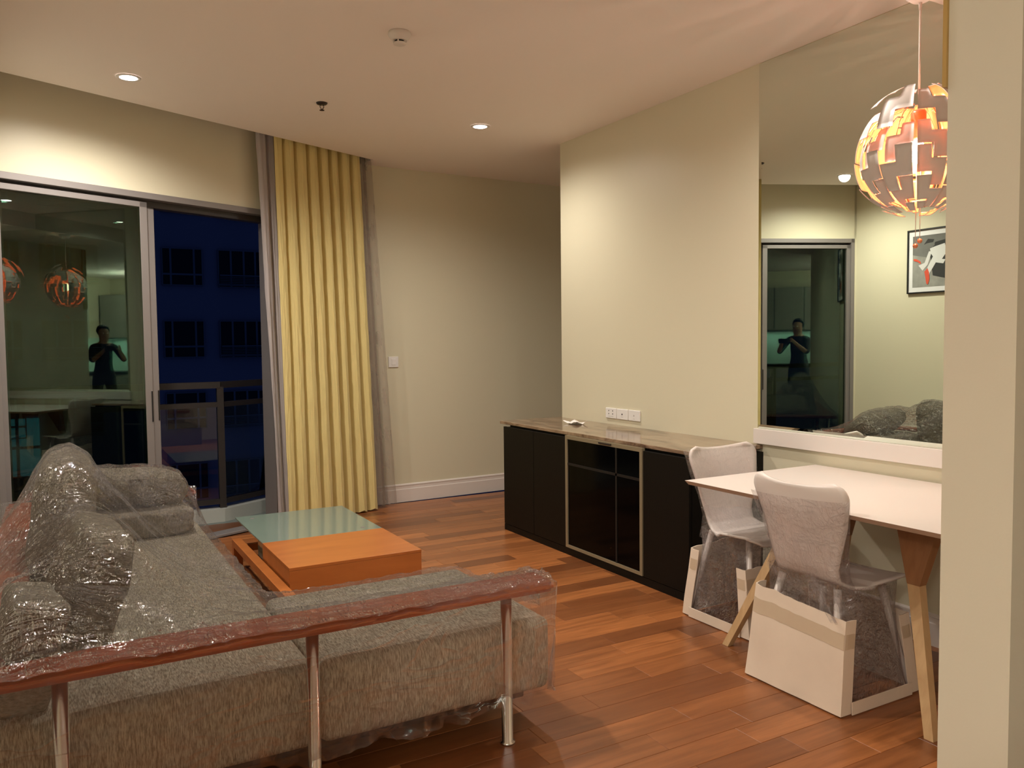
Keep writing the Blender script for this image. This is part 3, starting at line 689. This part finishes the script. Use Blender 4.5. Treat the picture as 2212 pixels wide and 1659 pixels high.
# ------------------------------------------------------------------ sofa
t = empty('corner_sofa', (.6, 3.2, 0), 'L-shaped grey linen sofa with red-brown wooden armrails on chrome posts', 'sofa')
SO = Vector((.6, 3.2, 0))
def sb(name, x0, x1, y0, y1, z0, z1, mat, bev, seg=4, puff=0, cuts=0, parent=None):
    bm = bmesh.new(); bx(bm, x0, x1, y0, y1, z0, z1, bev, seg)
    for v in bm.verts: v.co -= SO
    return from_bm(name, bm, mat, parent or t, True)
seatX = sb('seat', .665, 1.496, 2.392, 3.150, .125, .382, M['linen'], .035, 4)
seatY = sb('seat', -.190, .660, 2.392, 4.850, .125, .382, M['linen'], .035, 4)
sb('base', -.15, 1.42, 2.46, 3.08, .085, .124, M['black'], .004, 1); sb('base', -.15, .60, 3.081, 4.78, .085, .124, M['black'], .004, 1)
def rail(pts, z0=.504, z1=.535):
    bm = bmesh.new(); prism(bm, [Vector((x, y, z0))-SO for x, y in pts], (0, 0, z1-z0)); bmesh.ops.bevel(bm, geom=list(bm.edges), offset=.011, segments=3, affect='EDGES')
    return from_bm('armrail', bm, M['rail_wood'], t, False)
rail([(-.25, 2.30), (1.445, 2.30), (1.460, 2.315), (1.468, 2.445), (1.452, 2.46), (.2, 2.46), (-.12, 2.43), (-.25, 2.42)])
rail([(-.25, 2.422), (-.13, 2.432), (-.11, 3.2), (-.11, 4.84), (-.25, 4.84)])
rail([(-.25, 4.842), (.65, 4.842), (.67, 4.86), (.67, 4.96), (.65, 4.98), (-.25, 4.98)])
def post(x, y):
    bm = bmesh.new(); lathe(bm, Vector((x, y, 0))-SO, [(.026, 0), (.026, .007), (.019, .009), (.019, .505)], 24); return from_bm('post', bm, M['chrome'], t)
for x, y in ((1.287, 2.345), (.632, 2.345), (-.02, 2.345), (-.222, 3.3), (-.222, 4.3), (-.05, 4.93), (.55, 4.93)): post(x, y)
for x, y in ((1.35, 3.02), (.55, 3.9)):
    bm = bmesh.new(); lathe(bm, Vector((x, y, 0))-SO, [(.022, 0), (.022, .006), (.016, .008), (.016, .086)], 20); from_bm('foot', bm, M['chrome'], t)

def pillow(name, c, dims, rot, label, seed=0, puff=.6, edge=4.0, box_like=False):
    n = 18; bm = bmesh.new(); w_, h_, d_ = dims
    bmesh.ops.create_cube(bm, size=2); bmesh.ops.subdivide_edges(bm, edges=bm.edges, cuts=n, use_grid_fill=True)
    for v in bm.verts:
        a, b, cc = v.co
        if box_like:
            # box with rounded edges and slight bulge
            k = 1+.07*(1-a*a)*(1-b*b); e = 10
            r = (abs(a)**e+abs(b)**e+abs(cc)**e)**(1/e)
            v.co = Vector((a*w_/2*(1+.03*(1-cc*cc)*(1-b*b)), b*h_/2*(1+.03*(1-a*a)), cc*d_/2*k*1.02))/r
        else:
            th = (max(0, 1-abs(a)**edge)*max(0, 1-abs(b)**edge))**.5
            cr = 1-.13*(a*b)**2
            v.co = Vector((a*w_/2*cr*(1-.05*b*b*(1-abs(a)*.3)), b*h_/2*cr*(1-.05*a*a), cc*d_/2*((1-puff)*.35+(1-(1-puff)*.35)*th)))
        v.co += Vector((0, 0, 1))*.012*noise.noise(Vector((a*1.7+seed, b*1.7, cc)))+Vector((1, 0, 0))*.008*noise.noise(Vector((b*2, cc*2+seed, a)))
    o = from_bm(name, bm, M['cushion'], None, True); o.location = c; o.rotation_euler = rot
    tag(o, label, 'cushion', 'loose sofa cushions')
    return o
cushions = [
 pillow('sofa_cushion', (.285, 4.62, .448), (.62, .40, .125), (0, 0, .02), 'flat grey box cushion lying on the far end of the sofa seat', 1, box_like=True),
 pillow('sofa_cushion', (.30, 4.68, .585), (.60, .36, .19), (-.60, .08, .02), 'plump grey cushion resting on the flat cushion at the far end', 2, puff=.8),
 pillow('sofa_cushion', (.0, 3.72, .665), (.56, .74, .22), (0, -1.42, 0), 'tallest grey cushion standing upright under the peak of the film', 3, puff=.8),
 pillow('sofa_cushion', (.02, 4.28, .60), (.42, .34, .20), (0, -1.35, 0), 'upright grey cushion standing behind the tallest one, at the far corner', 6, puff=.8),
 pillow('sofa_cushion', (.06, 3.02, .565), (.40, .56, .15), (0, -1.28, .10), 'grey box cushion leaning in the sofa corner in front of the tallest one', 4, box_like=True),
 pillow('sofa_cushion', (-.10, 2.60, .52), (.30, .30, .13), (0, -1.35, .15), 'small grey cushion nearest the camera at the left edge of the sofa', 5, box_like=True),
]
bpy.context.view_layer.update()

# stretched film: a membrane relaxed over the sofa and cushions
dg = bpy.context.evaluated_depsgraph_get()
trees = []
for o in list(t.children)+cushions:
    if o.name.startswith(('post', 'foot', 'base')): continue
    mw = o.matrix_world; me = o.data
    trees.append(BVHTree.FromPolygons([mw @ v.co for v in me.vertices], [p.vertices[:] for p in me.polygons]))
st = .0095; X0, X1, Y0, Y1 = -.275, 1.505, 2.285, 4.995
gx = np.arange(X0, X1+1e-6, st); gy = np.arange(Y0, Y1+1e-6, st); nxg, nyg = len(gx), len(gy)
mask = np.zeros((nxg, nyg), bool); ob = np.full((nxg, nyg), -1.0)
for i, x in enumerate(gx):
    for j, y in enumerate(gy):
        inL = (y <= 3.17) or (x <= .685)
        if not inL: continue
        mask[i, j] = True; z = -1
        for tr in trees:
            h = tr.ray_cast(Vector((x, y, 2)), Vector((0, 0, -1)))[0]
            if h is not None and h.z > z: z = h.z
        ob[i, j] = z
inner = mask.copy(); inner[1:-1, 1:-1] = mask[1:-1, 1:-1] & mask[:-2, 1:-1] & mask[2:, 1:-1] & mask[1:-1, :-2] & mask[1:-1, 2:]
inner[0] = inner[-1] = False; inner[:, 0] = inner[:, -1] = False
edge = mask & ~inner
ob = np.where(ob > 0, ob+.006, -1)
# boundary heights
hb = np.full_like(ob, .0)
for i, x in enumerate(gx):
    for j, y in enumerate(gy):
        if edge[i, j]:
            railside = (y < 2.32) or (x < -.24) or (y > 4.95)
            z = .530 if railside else .372
            if y < 2.47 and x > 1.47: z = .53
            hb[i, j] = z
hgt = np.where(edge, hb, np.maximum(ob, .40)); hgt[~mask] = 0
for it in range(1300):
    a = hgt.copy(); s = (a[:-2, 1:-1]+a[2:, 1:-1]+a[1:-1, :-2]+a[1:-1, 2:])/4
    c_ = inner[1:-1, 1:-1]; new = np.maximum(s, ob[1:-1, 1:-1]); hgt[1:-1, 1:-1] = np.where(c_, new, hgt[1:-1, 1:-1])
def nz(p): return noise.noise(p)
vid = -np.ones((nxg, nyg), int); V = []; F = []
for i in range(nxg):
    for j in range(nyg):
        if mask[i, j]:
            x, y, z = gx[i], gy[j], hgt[i, j]
            slack = 1.25 if z > ob[i, j]+.002 else 1.0
            r1 = abs(nz(Vector((x*3+y*9, y*2.2-x*5, z*4))))+.6*abs(nz(Vector((x*22-y*6, y*9+x*4, 3+z*7))))+.5*abs(nz(Vector((x*8+4, y*30, z*9))))
            vid[i, j] = len(V); 
            gz = 0
            for kx, ky, kr in ((.02, 2.74, .30), (.30, 2.45, .22), (.36, 4.40, .35), (.62, 3.2, .16), (1.36, 2.42, .2), (-.05, 3.35, .3)):
                dx_, dy_ = x-kx, y-ky; rr = math.hypot(dx_, dy_)
                if rr < kr*2:
                    an = math.atan2(dy_, dx_); gz += .020*slack*abs(nz(Vector((an*4.5, kx*9, rr*3))))*min(1, rr/.05)*math.exp(-(rr/kr)**2)
            V.append((x, y, z+.003+.013*slack*r1+gz))
for i in range(nxg-1):
    for j in range(nyg-1):
        q = (vid[i, j], vid[i+1, j], vid[i+1, j+1], vid[i, j+1])
        if min(q) >= 0: F.append(q)
# skirt round the outline
loop = [(i, 0) for i in range(nxg)]+[(nxg-1, j) for j in range(1, nyg) if mask[nxg-1, j]]
jm = max(j for j in range(nyg) if mask[nxg-1, j]); im = max(i for i in range(nxg) if mask[i, nyg-1])
loop += [(i, jm) for i in range(nxg-2, im-1, -1)]+[(im, j) for j in range(jm+1, nyg)]+[(i, nyg-1) for i in range(im-1, -1, -1)]+[(0, j) for j in range(nyg-2, 0, -1)]
NTOP = len(F); NR = 16; prev = [vid[i, j] for i, j in loop]; nL = len(loop)
cx_, cy_ = .45, 3.2
for r in range(1, NR+1):
    cur = []
    f = r/NR
    for k, (i, j) in enumerate(loop):
        x, y = gx[i], gy[j]; z0 = V[vid[i, j]][2]
        zb = .116+.028*nz(Vector((x*5, y*5, 1)))+.012*nz(Vector((x*17, y*17, 1)))
        if x > 1.4: zb += .05
        z = z0+(zb-z0)*f
        if z > z0: z = z0-.01*f
        # outward normal by side
        ox = -1 if i == 0 else (1 if (i == nxg-1 or (i == im and j > jm)) else 0); oy = -1 if j == 0 else (1 if (j == nyg-1 or (j == jm and i >= im)) else 0)
        wob = .006*nz(Vector((x*7, y*7, z*5)))+.003*nz(Vector((x*19+z*9, y*19, z*14)))
        pull = (-.050 if j == 0 else -.02)*f*f
        
        d = wob*min(1, f*3)+pull+max(0, f-.78)*.16*nz(Vector((x*26, y*26, z*30)))
        cur.append(len(V)); V.append((x+ox*d+(-.0)*f, y+oy*d, z))
    for k in range(nL): F.append((prev[k], prev[(k+1) % nL], cur[(k+1) % nL], cur[k]))
    prev = cur
V = [(x-.048*max(0, min(1, (2.47-y)/.17))*max(0, min(1, (x-1.3)/.2)), y, z) for x, y, z in V]
me = bpy.data.meshes.new('plastic_film'); me.from_pydata(V, [], F); me.update(); me.materials.append(M['film']); me.materials.append(M['film_side'])
for k, p in enumerate(me.polygons): p.use_smooth = True; p.material_index = 1 if k >= NTOP else 0
tag(link('plastic_film', me), 'clear shiny stretch film wrapped over the whole grey sofa and its cushions', 'plastic film')

# ------------------------------------------------------------------ dining table
TX0, TX1, TY0, TY1, TZ = 2.457, A-.012, 1.44, 2.785, .7212
t = empty('dining_table', (2.9, 2.1, 0), 'white rectangular dining table on splayed wooden legs under the mirror', 'table')
TO = Vector((2.9, 2.1, 0))
bm = bmesh.new(); bx(bm, TX0, TX1, TY0, TY1, TZ-.018, TZ)
for v in bm.verts:
    if v.co.z < TZ-.01: v.co.x += .012 if v.co.x < 2.9 else -.0; v.co.y += .012 if v.co.y < 2.1 else -.012
for v in bm.verts: v.co -= TO
for f in bm.faces: f.material_index = 0
bm.normal_update()
for f in bm.faces:
    if f.normal.z < .5: f.material_index = 1
from_bm('tabletop', bm, [M['white_wood'], M['ply_edge']], t)
def tleg(foot, elbow, top, sgn):
    foot, elbow, top = (Vector(p)-TO for p in (foot, elbow, top))
    bm = bmesh.new(); q = (elbow-foot).normalized()
    def ring(p, hx_, hy_): return [bm.verts.new(p+Vector((sx*hx_, sy*hy_, 0))) for sx, sy in ((-1, -1), (1, -1), (1, 1), (-1, 1))]
    def loft(rs):
        for a, b in zip(rs, rs[1:]):
            for k in range(4): bm.faces.new((a[k], a[(k+1) % 4], b[(k+1) % 4], b[k]))
        bm.faces.new(rs[0][::-1]); bm.faces.new(rs[-1])
    loft([ring(foot, .016, .017), ring(elbow, .019, .024)]); L = from_bm('leg', bm, M['oak'], t)
    bm = bmesh.new(); loft([ring(elbow+Vector((0, 0, .0005)), .020, .025), ring(top, .026, .092)]); from_bm('bracket', bm, M['brown_leg'], L)
tleg((2.528, 1.636, 0), (2.70, 1.814, .457), (2.765, 1.845, .70), 1)
tleg((2.560, 2.620, 0), (2.705, 2.455, .457), (2.765, 2.415, .70), -1)
tleg((3.26, 1.636, 0), (3.12, 1.814, .457), (3.06, 1.845, .70), 1)
tleg((3.26, 2.625, 0), (3.12, 2.455, .457), (3.06, 2.415, .70), -1)
for b in ((2.79, 3.035, 1.83, 1.86, .665, .702), (2.79, 3.035, 2.40, 2.43, .665, .702), (2.88, 2.91, 1.86, 2.40, .665, .702)):
    bm = bmesh.new(); bx(bm, *b); [setattr(v, 'co', v.co-TO) for v in bm.verts]; from_bm('crossbar', bm, M['brown_leg'], t)

# ------------------------------------------------------------------ wrapped chairs
def chair(loc, rotz, label, variant):
    t = empty('dining_chair', loc, label, 'chair', 'wrapped dining chairs', rotz)
    # shell profile (y forward, z up)
    P = [(.215, .405), (.205, .428), (.17, .442), (.08, .438), (-.02, .430), (-.085, .432), (-.125, .455), (-.150, .50), (-.175, .58), (-.200, .67), (-.222, .76), (-.235, .815)]
    Wd = [.36, .39, .41, .42, .40, .33, .295, .30, .345, .40, .445, .44]
    # arc-length resample
    ds = [0]
    for a, b in zip(P, P[1:]): ds.append(ds[-1]+math.dist(a, b))
    def at(s):
        L = s*ds[-1]
        for k in range(len(ds)-1):
            if L <= ds[k+1]+1e-9:
                f = (L-ds[k])/(ds[k+1]-ds[k]); f2 = f
                return [P[k][0]+(P[k+1][0]-P[k][0])*f, P[k][1]+(P[k+1][1]-P[k][1])*f, Wd[k]+(Wd[k+1]-Wd[k])*f2, L]
    def fn(u, s):
        y, z, wd, L = at(s); a = 2*u-1
        rem = ds[-1]-L
        if rem < .055: wd -= .10*(1-math.sqrt(max(0, 1-(1-rem/.055)**2)))
        if L < .06: wd *= 1-.22*(1-L/.06)**2
        back = min(1, max(0, (z-.46)/.2)) if y < 0 else 0
        y += back*.045*a*a; z += (.012*a*a if y > 0 else 0)+.016*a*a*max(0, min(1, (z-.6)/.2))
        return Vector((a*wd/2, y, z))
    sh = grid_mesh('shell', 21, 60, fn, [M['white_wood']], t); md = sh.modifiers.new('thickness', 'SOLIDIFY'); md.thickness = .011; md.offset = 0
    for sx in (-1, 1):
        for sy in (-1, 1):
            bm = bmesh.new(); tube(bm, (sx*.205, sy*.205, 0), (sx*.13, sy*.12, .425), .011, .015, n=14); from_bm('leg', bm, M['white_wood'], t)
    # cardboard sheets front and back, folded round the corners
    def card(sy, h0, h1, seed):
        bm = bmesh.new(); n = 14; rows = 8
        def pt(s, tt):
            hw = .228-.016*tt; yb = sy*(.222-.045*tt); top = .012+(h0 if s < .5 else h1)*0
            hh = h0+(h1-h0)*s+.010*noise.noise(Vector((s*9, seed, 0)))
            z = .006+(hh-.006)*tt
            # fold: main panel 8%..92%, flange beyond
            k = .10
            if s < k: x = -hw; y = yb-sy*(k-s)/k*.055
            elif s > 1-k: x = hw; y = yb-sy*(s-(1-k))/k*.055
            else: x = -hw+2*hw*(s-k)/(1-2*k); y = yb
            y += sy*.004*noise.noise(Vector((x*6, z*6, seed)))
            return Vector((x, y, z))
        o = grid_mesh('cardboard_panel', 31, 12, lambda a, b: pt(a, b), M['cardboard'], t, smooth=False, solid=.004)
        tp = grid_mesh('tape_strip', 31, 2, lambda a, b: pt(a, .70+.16*b)+Vector((0, sy*.0035, 0))+Vector((math.copysign(.0035, a-.5) if (a < .1 or a > .9) else 0, 0, 0)), M['tape'], o, smooth=False)
        return o
    card(-1, .375, .335, 1+variant); card(1, .33, .31, 5+variant)
    # bottom strip along the sides
    for sx in (-1, 1):
        bm = bmesh.new(); bx(bm, sx*.236-.002, sx*.236+.002, -.17, .17, .004, .05); from_bm('cardboard_strip', bm, M['cardboard'], t)
    # film round the legs and round the back
    def ringpt(s, hx_, hy_):
        a = s*2*PI; c, sn = math.cos(a), math.sin(a); e = 5; r = (abs(c)**e+abs(sn)**e)**(-1/e); return c*r*hx_, sn*r*hy_
    def fl(s, tt):
        z = .015+tt*.435; k = tt
        hx_ = .232-.030*k+(.02*max(0, (k-.75)/.25)); hy_ = .200-.066*min(k, .8)
        x, y = ringpt(s, hx_, hy_); wv = .010*noise.noise(Vector((math.cos(s*2*PI)*3, math.sin(s*2*PI)*3, z*7+variant)))
        return Vector((x*(1+wv*3), y, z))
    grid_mesh('leg_film', 90, 26, fl, M['film_legs'], t)
    def fb(s, tt):
        z = .40+tt*.415 if variant else .40+tt*(.35+.06*abs(s-.5))
        yb = -.115-(.115)*max(0, (z-.45)/.37) if z > .45 else -.115+.0*(.45-z)
        ww = np.interp(z, [.36, .44, .50, .60, .70, .82], [.22, .185, .165, .185, .212, .232])
        hy_ = np.interp(z, [.36, .44, .5, .6, .82], [.06, .065, .05, .035, .030])
        x, y = ringpt(s, ww, hy_); wv = .006*noise.noise(Vector((x*14, y*14, z*10+variant)))
        return Vector((x, yb-.006+y+.03*(x/.23)**2+wv, z-.06*(x/.23)*(1-tt)*(0 if variant else 1)))
    grid_mesh('back_film', 80, 30, fb, M['film_back' if variant else 'film_chair'], t)
    if variant:
        def fs(s, tt):
            a = 2*s-1; y = .20-.34*tt; z = .452+.012*noise.noise(Vector((s*5, tt*5, 1)))+.16*max(0, tt-.45)**1.4*(1+.3*a)
            return Vector((a*(.215-.03*tt), y, z))
        grid_mesh('seat_film', 24, 24, fs, M['film_back'], t)
    else:
        # twisted strand pulled down from waist to corner
        def fs(s, tt):
            x = -.02-.185*tt; wdt = .055*(1-tt*.5); return Vector((-(x)+(s-.5)*wdt*-1, -.15-.085*tt*.9-.01*math.sin(s*9), .47-.13*tt))
        grid_mesh('film_strand', 14, 12, fs, M['film_chair'], t)
    return t
chair((2.612, 2.118, 0), -PI/2, 'white shell chair wrapped in film and cardboard, nearest, with its back to the sofa', 0)
chair((2.895, 2.815, 0), PI, 'white shell chair wrapped in film, behind the far end of the table beside the sideboard', 1)

# ------------------------------------------------------------------ picture on the left wall (seen in the mirror)
t = empty('framed_picture', (-.325, 4.585, 1.765), 'black framed picture of a seated dancer with red shoes, reflected in the mirror', 'picture')
bm = bmesh.new()
for b in ((-.225, -.213, 0, .585), (.213, .225, 0, .585), (-.213, .213, 0, .012), (-.213, .213, .573, .585)): bx(bm, 0.001, .022, b[0], b[1], b[2], b[3])
from_bm('frame', bm, M['black'], t)
box('mat', .002, .010, -.213, .213, .012, .573, simple('white_mat', (.72, .72, .74, 1), .7), t)
AR = [simple('art_grey', (.20, .20, .19, 1), .8, var=.5, vscale=9), simple('art_pale', (.62, .62, .62, 1), .8), simple('art_dark', (.03, .03, .03, 1), .8), simple('art_red', (.60, .08, .04, 1), .8), simple('art_light_floor', (.36, .36, .33, 1), .8, var=.5, vscale=14)]
bm = bmesh.new()
def art(pts, mi, lay):   # pts: (h toward -y, z)
    prism(bm, [(.0102+lay*.0004, .175-h, .055+v) for h, v in pts], (.0004, 0, 0), mi)
art([(0, 0), (.35, 0), (.35, .47), (0, .47)], 4, 0)
art([(0, .30), (.35, .22), (.35, .47), (0, .47)], 0, 1)
art([(.20, .10), (.35, .06), (.35, .42), (.22, .40), (.17, .30)], 2, 2)
art([(.12, .36), (.13, .42), (.17, .44), (.21, .42), (.215, .37), (.17, .345)], 0, 3); art([(.11, .385), (.15, .435), (.21, .425), (.20, .40), (.14, .395)], 2, 4)
art([(.17, .345), (.22, .36), (.31, .38), (.33, .30), (.27, .22), (.22, .24), (.18, .30)], 1, 4)
art([(.12, .22), (.16, .32), (.19, .32), (.15, .20), (.10, .15), (.06, .20)], 1, 5)
art([(.20, .27), (.25, .25), (.17, .12), (.155, .06), (.13, .09), (.15, .18)], 1, 6)
art([(.20, .22), (.30, .20), (.32, .235), (.22, .25)], 1, 7)
art([(.015, .245), (.05, .235), (.085, .21), (.08, .235), (.04, .26), (.01, .265)], 3, 8)
art([(.12, .14), (.15, .17), (.165, .13), (.17, .07), (.155, .02), (.14, .03), (.13, .09)], 3, 9)
from_bm('print', bm, AR, t)

# ------------------------------------------------------------------ kitchen behind the camera (seen in reflections)
t = empty('kitchen_base_unit', (-2.1, -1.2, 0), 'pale grey kitchen base cabinets under dark worktop, seen in the glass reflection', 'cabinet')
box('carcass', -.29, .28, -.98, 1.0, .08, .86, M['kitchen'], t); box('worktop', -.29, .31, -.98, 1.02, .86, .90, M['black'], t)
for k in range(3): dd = box('door', .281, .299, -.38+k*.46, .07+k*.46, .10, .84, M['kitchen'], t, bev=.002); box('handle', .30, .315, -.2+k*.46, -.05+k*.46, .78, .79, M['chrome'], dd)
t = empty('kitchen_wall_unit', (-2.23, -1.2, 1.53), 'pale kitchen wall cabinet above lit mint splashback, seen in the glass reflection', 'cabinet')
box('carcass', -.16, .16, -.95, 1.0, 0, .8, M['kitchen'], t)
for k in range(3): box('door', .161, .178, -.38+k*.46, .07+k*.46, .01, .79, M['kitchen'], t, bev=.002)
o = box('splashback', -2.399, -2.389, -2.19, -.2, .90, 1.53, M['splash']); o['kind'] = 'structure'
o = box('splashback_end', -2.388, .7, -2.199, -2.189, .90, 1.53, M['splash']); o['kind'] = 'structure'
t = empty('kitchen_counter', (-.5, -1.9, 0), 'long pale kitchen counter with dark worktop on the wall behind the camera', 'cabinet')
box('carcass', -1.0, 1.15, -.28, .28, .08, .86, M['kitchen'], t); box('worktop', -1.0, 1.17, -.28, .30, .86, .90, M['black'], t)
for k in range(4): box('door', -.98+k*.53, -.47+k*.53, .281, .298, .10, .84, M['kitchen'], t, bev=.002)
t = empty('faucet', (-.3, -2.02, .90), 'arched chrome kitchen faucet on the counter behind the camera', 'faucet')
bm = bmesh.new(); pts = [Vector((0, 0, .0))]+[Vector((0, .09-.09*math.cos(a), .22+.09*math.sin(a))) for a in [k*PI/10 for k in range(11)]]
for a, b in zip(pts, pts[1:]): tube(bm, a, b, .010, n=10)
from_bm('spout', bm, M['chrome'], t); box('base', -.02, .02, -.02, .02, 0, .05, M['chrome'], t, bev=.005)
t = empty('kitchen_wall_cabinet', (-.5, -2.03, 1.53), 'row of pale wall cabinets above the counter behind the camera', 'cabinet')
box('carcass', -1.0, 1.15, -.16, .16, 0, .8, M['kitchen'], t)
for k in range(4): box('door', -.98+k*.53, -.47+k*.53, .161, .178, .01, .79, M['kitchen'], t, bev=.002)

# ------------------------------------------------------------------ the photographer, seen only as a dim reflection
Fh = Vector((math.sin(YAW), math.cos(YAW), 0)); Rh = Vector((math.cos(YAW), -math.sin(YAW), 0)); CP = Vector((0, 0, 1.35))
def PP(f, r, z): return Fh*f+Rh*r+Vector((0, 0, z))
def skin_mesh(name, chains, sub=2):
    verts, rad, edges, idx = [], [], [], {}
    def add(k, p, r):
        if k in idx: return idx[k]
        idx[k] = len(verts); verts.append(tuple(p)); rad.append(r); return idx[k]
    for ch in chains:
        prev = None
        for k, p, r in ch:
            i = add(k, p, r)
            if prev is not None: edges.append((prev, i))
            prev = i
    me = bpy.data.meshes.new(name); me.from_pydata(verts, edges, []); o = bpy.data.objects.new(name, me); COL.objects.link(o)
    o.modifiers.new('skin', 'SKIN'); md = o.modifiers.new('sub', 'SUBSURF'); md.levels = md.render_levels = sub
    for i, r in enumerate(rad):
        sv = me.skin_vertices[0].data[i]; sv.radius = (r, r)
    me.skin_vertices[0].data[0].use_root = True
    bpy.context.view_layer.update()
    ev = o.evaluated_get(bpy.context.evaluated_depsgraph_get()); nm = bpy.data.meshes.new_from_object(ev)
    bpy.data.objects.remove(o); nm.name = name; return nm
pel = ('pel', PP(-.50, 0, .90), .145)
chains = [[pel, ('wst', PP(-.49, 0, 1.05), .125), ('chs', PP(-.48, 0, 1.24), .145), ('sho', PP(-.48, 0, 1.36), .10), ('nek', PP(-.47, 0, 1.43), .055), ('jaw', PP(-.43, 0, 1.50), .075), ('hed', PP(-.45, 0, 1.60), .092), ('top', PP(-.46, 0, 1.66), .06)]]
for sg in (-1, 1):
    chains.append([('sho', 0, 0), ('s%d' % sg, PP(-.47, sg*.17, 1.355), .062), ('e%d' % sg, PP(-.27, sg*.25, 1.13), .046), ('w%d' % sg, PP(-.10, sg*.115, 1.30), .027), ('p%d' % sg, PP(-.055, sg*.098, 1.345), .030)])
    chains.append([pel, ('h%d' % sg, PP(-.50, sg*.10, .84), .10), ('k%d' % sg, PP(-.47, sg*.115, .47), .062), ('a%d' % sg, PP(-.50, sg*.125, .085), .042), ('t%d' % sg, PP(-.36, sg*.145, .035), .032)])
    px_, base = 'p%d' % sg, PP(-.055, sg*.098, 1.345)
    for q, (dz, L) in enumerate(((.028, .85), (.012, 1.0), (-.006, .95), (-.022, .75))):
        chains.append([(px_, 0, 0), ('f%d%d' % (q, sg), base+Fh*.022+Vector((0, 0, dz)), .0095), ('g%d%d' % (q, sg), base+Fh*.034-Rh*sg*.018*L+Vector((0, 0, dz*1.25)), .0085), ('i%d%d' % (q, sg), base+Fh*.033-Rh*sg*.038*L+Vector((0, 0, dz*1.3)), .0075)])
    chains.append([(px_, 0, 0), ('u%d' % sg, base-Fh*.012-Rh*sg*.022+Vector((0, 0, -.022)), .011), ('v%d' % sg, base-Fh*.010-Rh*sg*.050+Vector((0, 0, -.020)), .009)])
me = skin_mesh('body', chains)
for mm in (M['skin'], M['shirt'], simple('grey_trousers', (.05, .055, .07, 1), .9)): me.materials.append(mm)
for p in me.polygons:
    c = p.center; p.use_smooth = True; f = c.dot(Fh); r = abs(c.dot(Rh))
    p.material_index = 2 if c.z < .95 else (0 if (c.z > 1.415 or f > -.235) else 1)
    if c.z < .07: p.material_index = 1
pe = empty('person', PP(-.50, 0, 0), 'person in dark shirt holding up a phone, seen only as a dim reflection', 'person')
bpy.context.view_layer.update()
adopt(link('body', me), pe)
bm = bmesh.new(); bmesh.ops.create_uvsphere(bm, u_segments=24, v_segments=16, radius=1)
for v in bm.verts:
    c = v.co.copy(); k = 1+.03*noise.noise(c*4); v.co = PP(-.465, 0, 1.622)+Rh*c.x*.098*k+Fh*(c.y*.105*k-.012)+Vector((0, 0, c.z*.095*k))
    if c.y > .35 and c.z < .45: v.co -= Fh*.10*(c.y-.35)*2
adopt(from_bm('hair', bm, M['hair'], None, True), pe)
bm = bmesh.new()
for sg in (-1, 1):
    q = PP(-.362, sg*.032, 1.578); tube(bm, q, q+Fh*.012, .012, .009, n=10); 
adopt(from_bm('eyes', bm, M['white']), pe)
bm = bmesh.new(); q = PP(-.358, 0, 1.56); tube(bm, q+Vector((0, 0, .02)), q+Fh*.026-Vector((0, 0, .015)), .007, .013, n=10); adopt(from_bm('nose', bm, M['skin'], None, True), pe)
bm = bmesh.new(); q = PP(-.368, 0, 1.513); tube(bm, q-Rh*.022, q+Rh*.022, .007, n=8); adopt(from_bm('mouth', bm, simple('lips', (.35, .12, .10, 1), .5), None, True), pe)
bm = bmesh.new()
def ph(p): return CP-fw*(.012+p.z)+r2*p.x+u2*p.y
bx(bm, -.020, .130, -.055, .020, 0, .008, T=ph)
o = from_bm('phone', bm, M['black']); tag(o, 'dark phone held up in both hands of the photographer, seen as a reflection', 'phone')
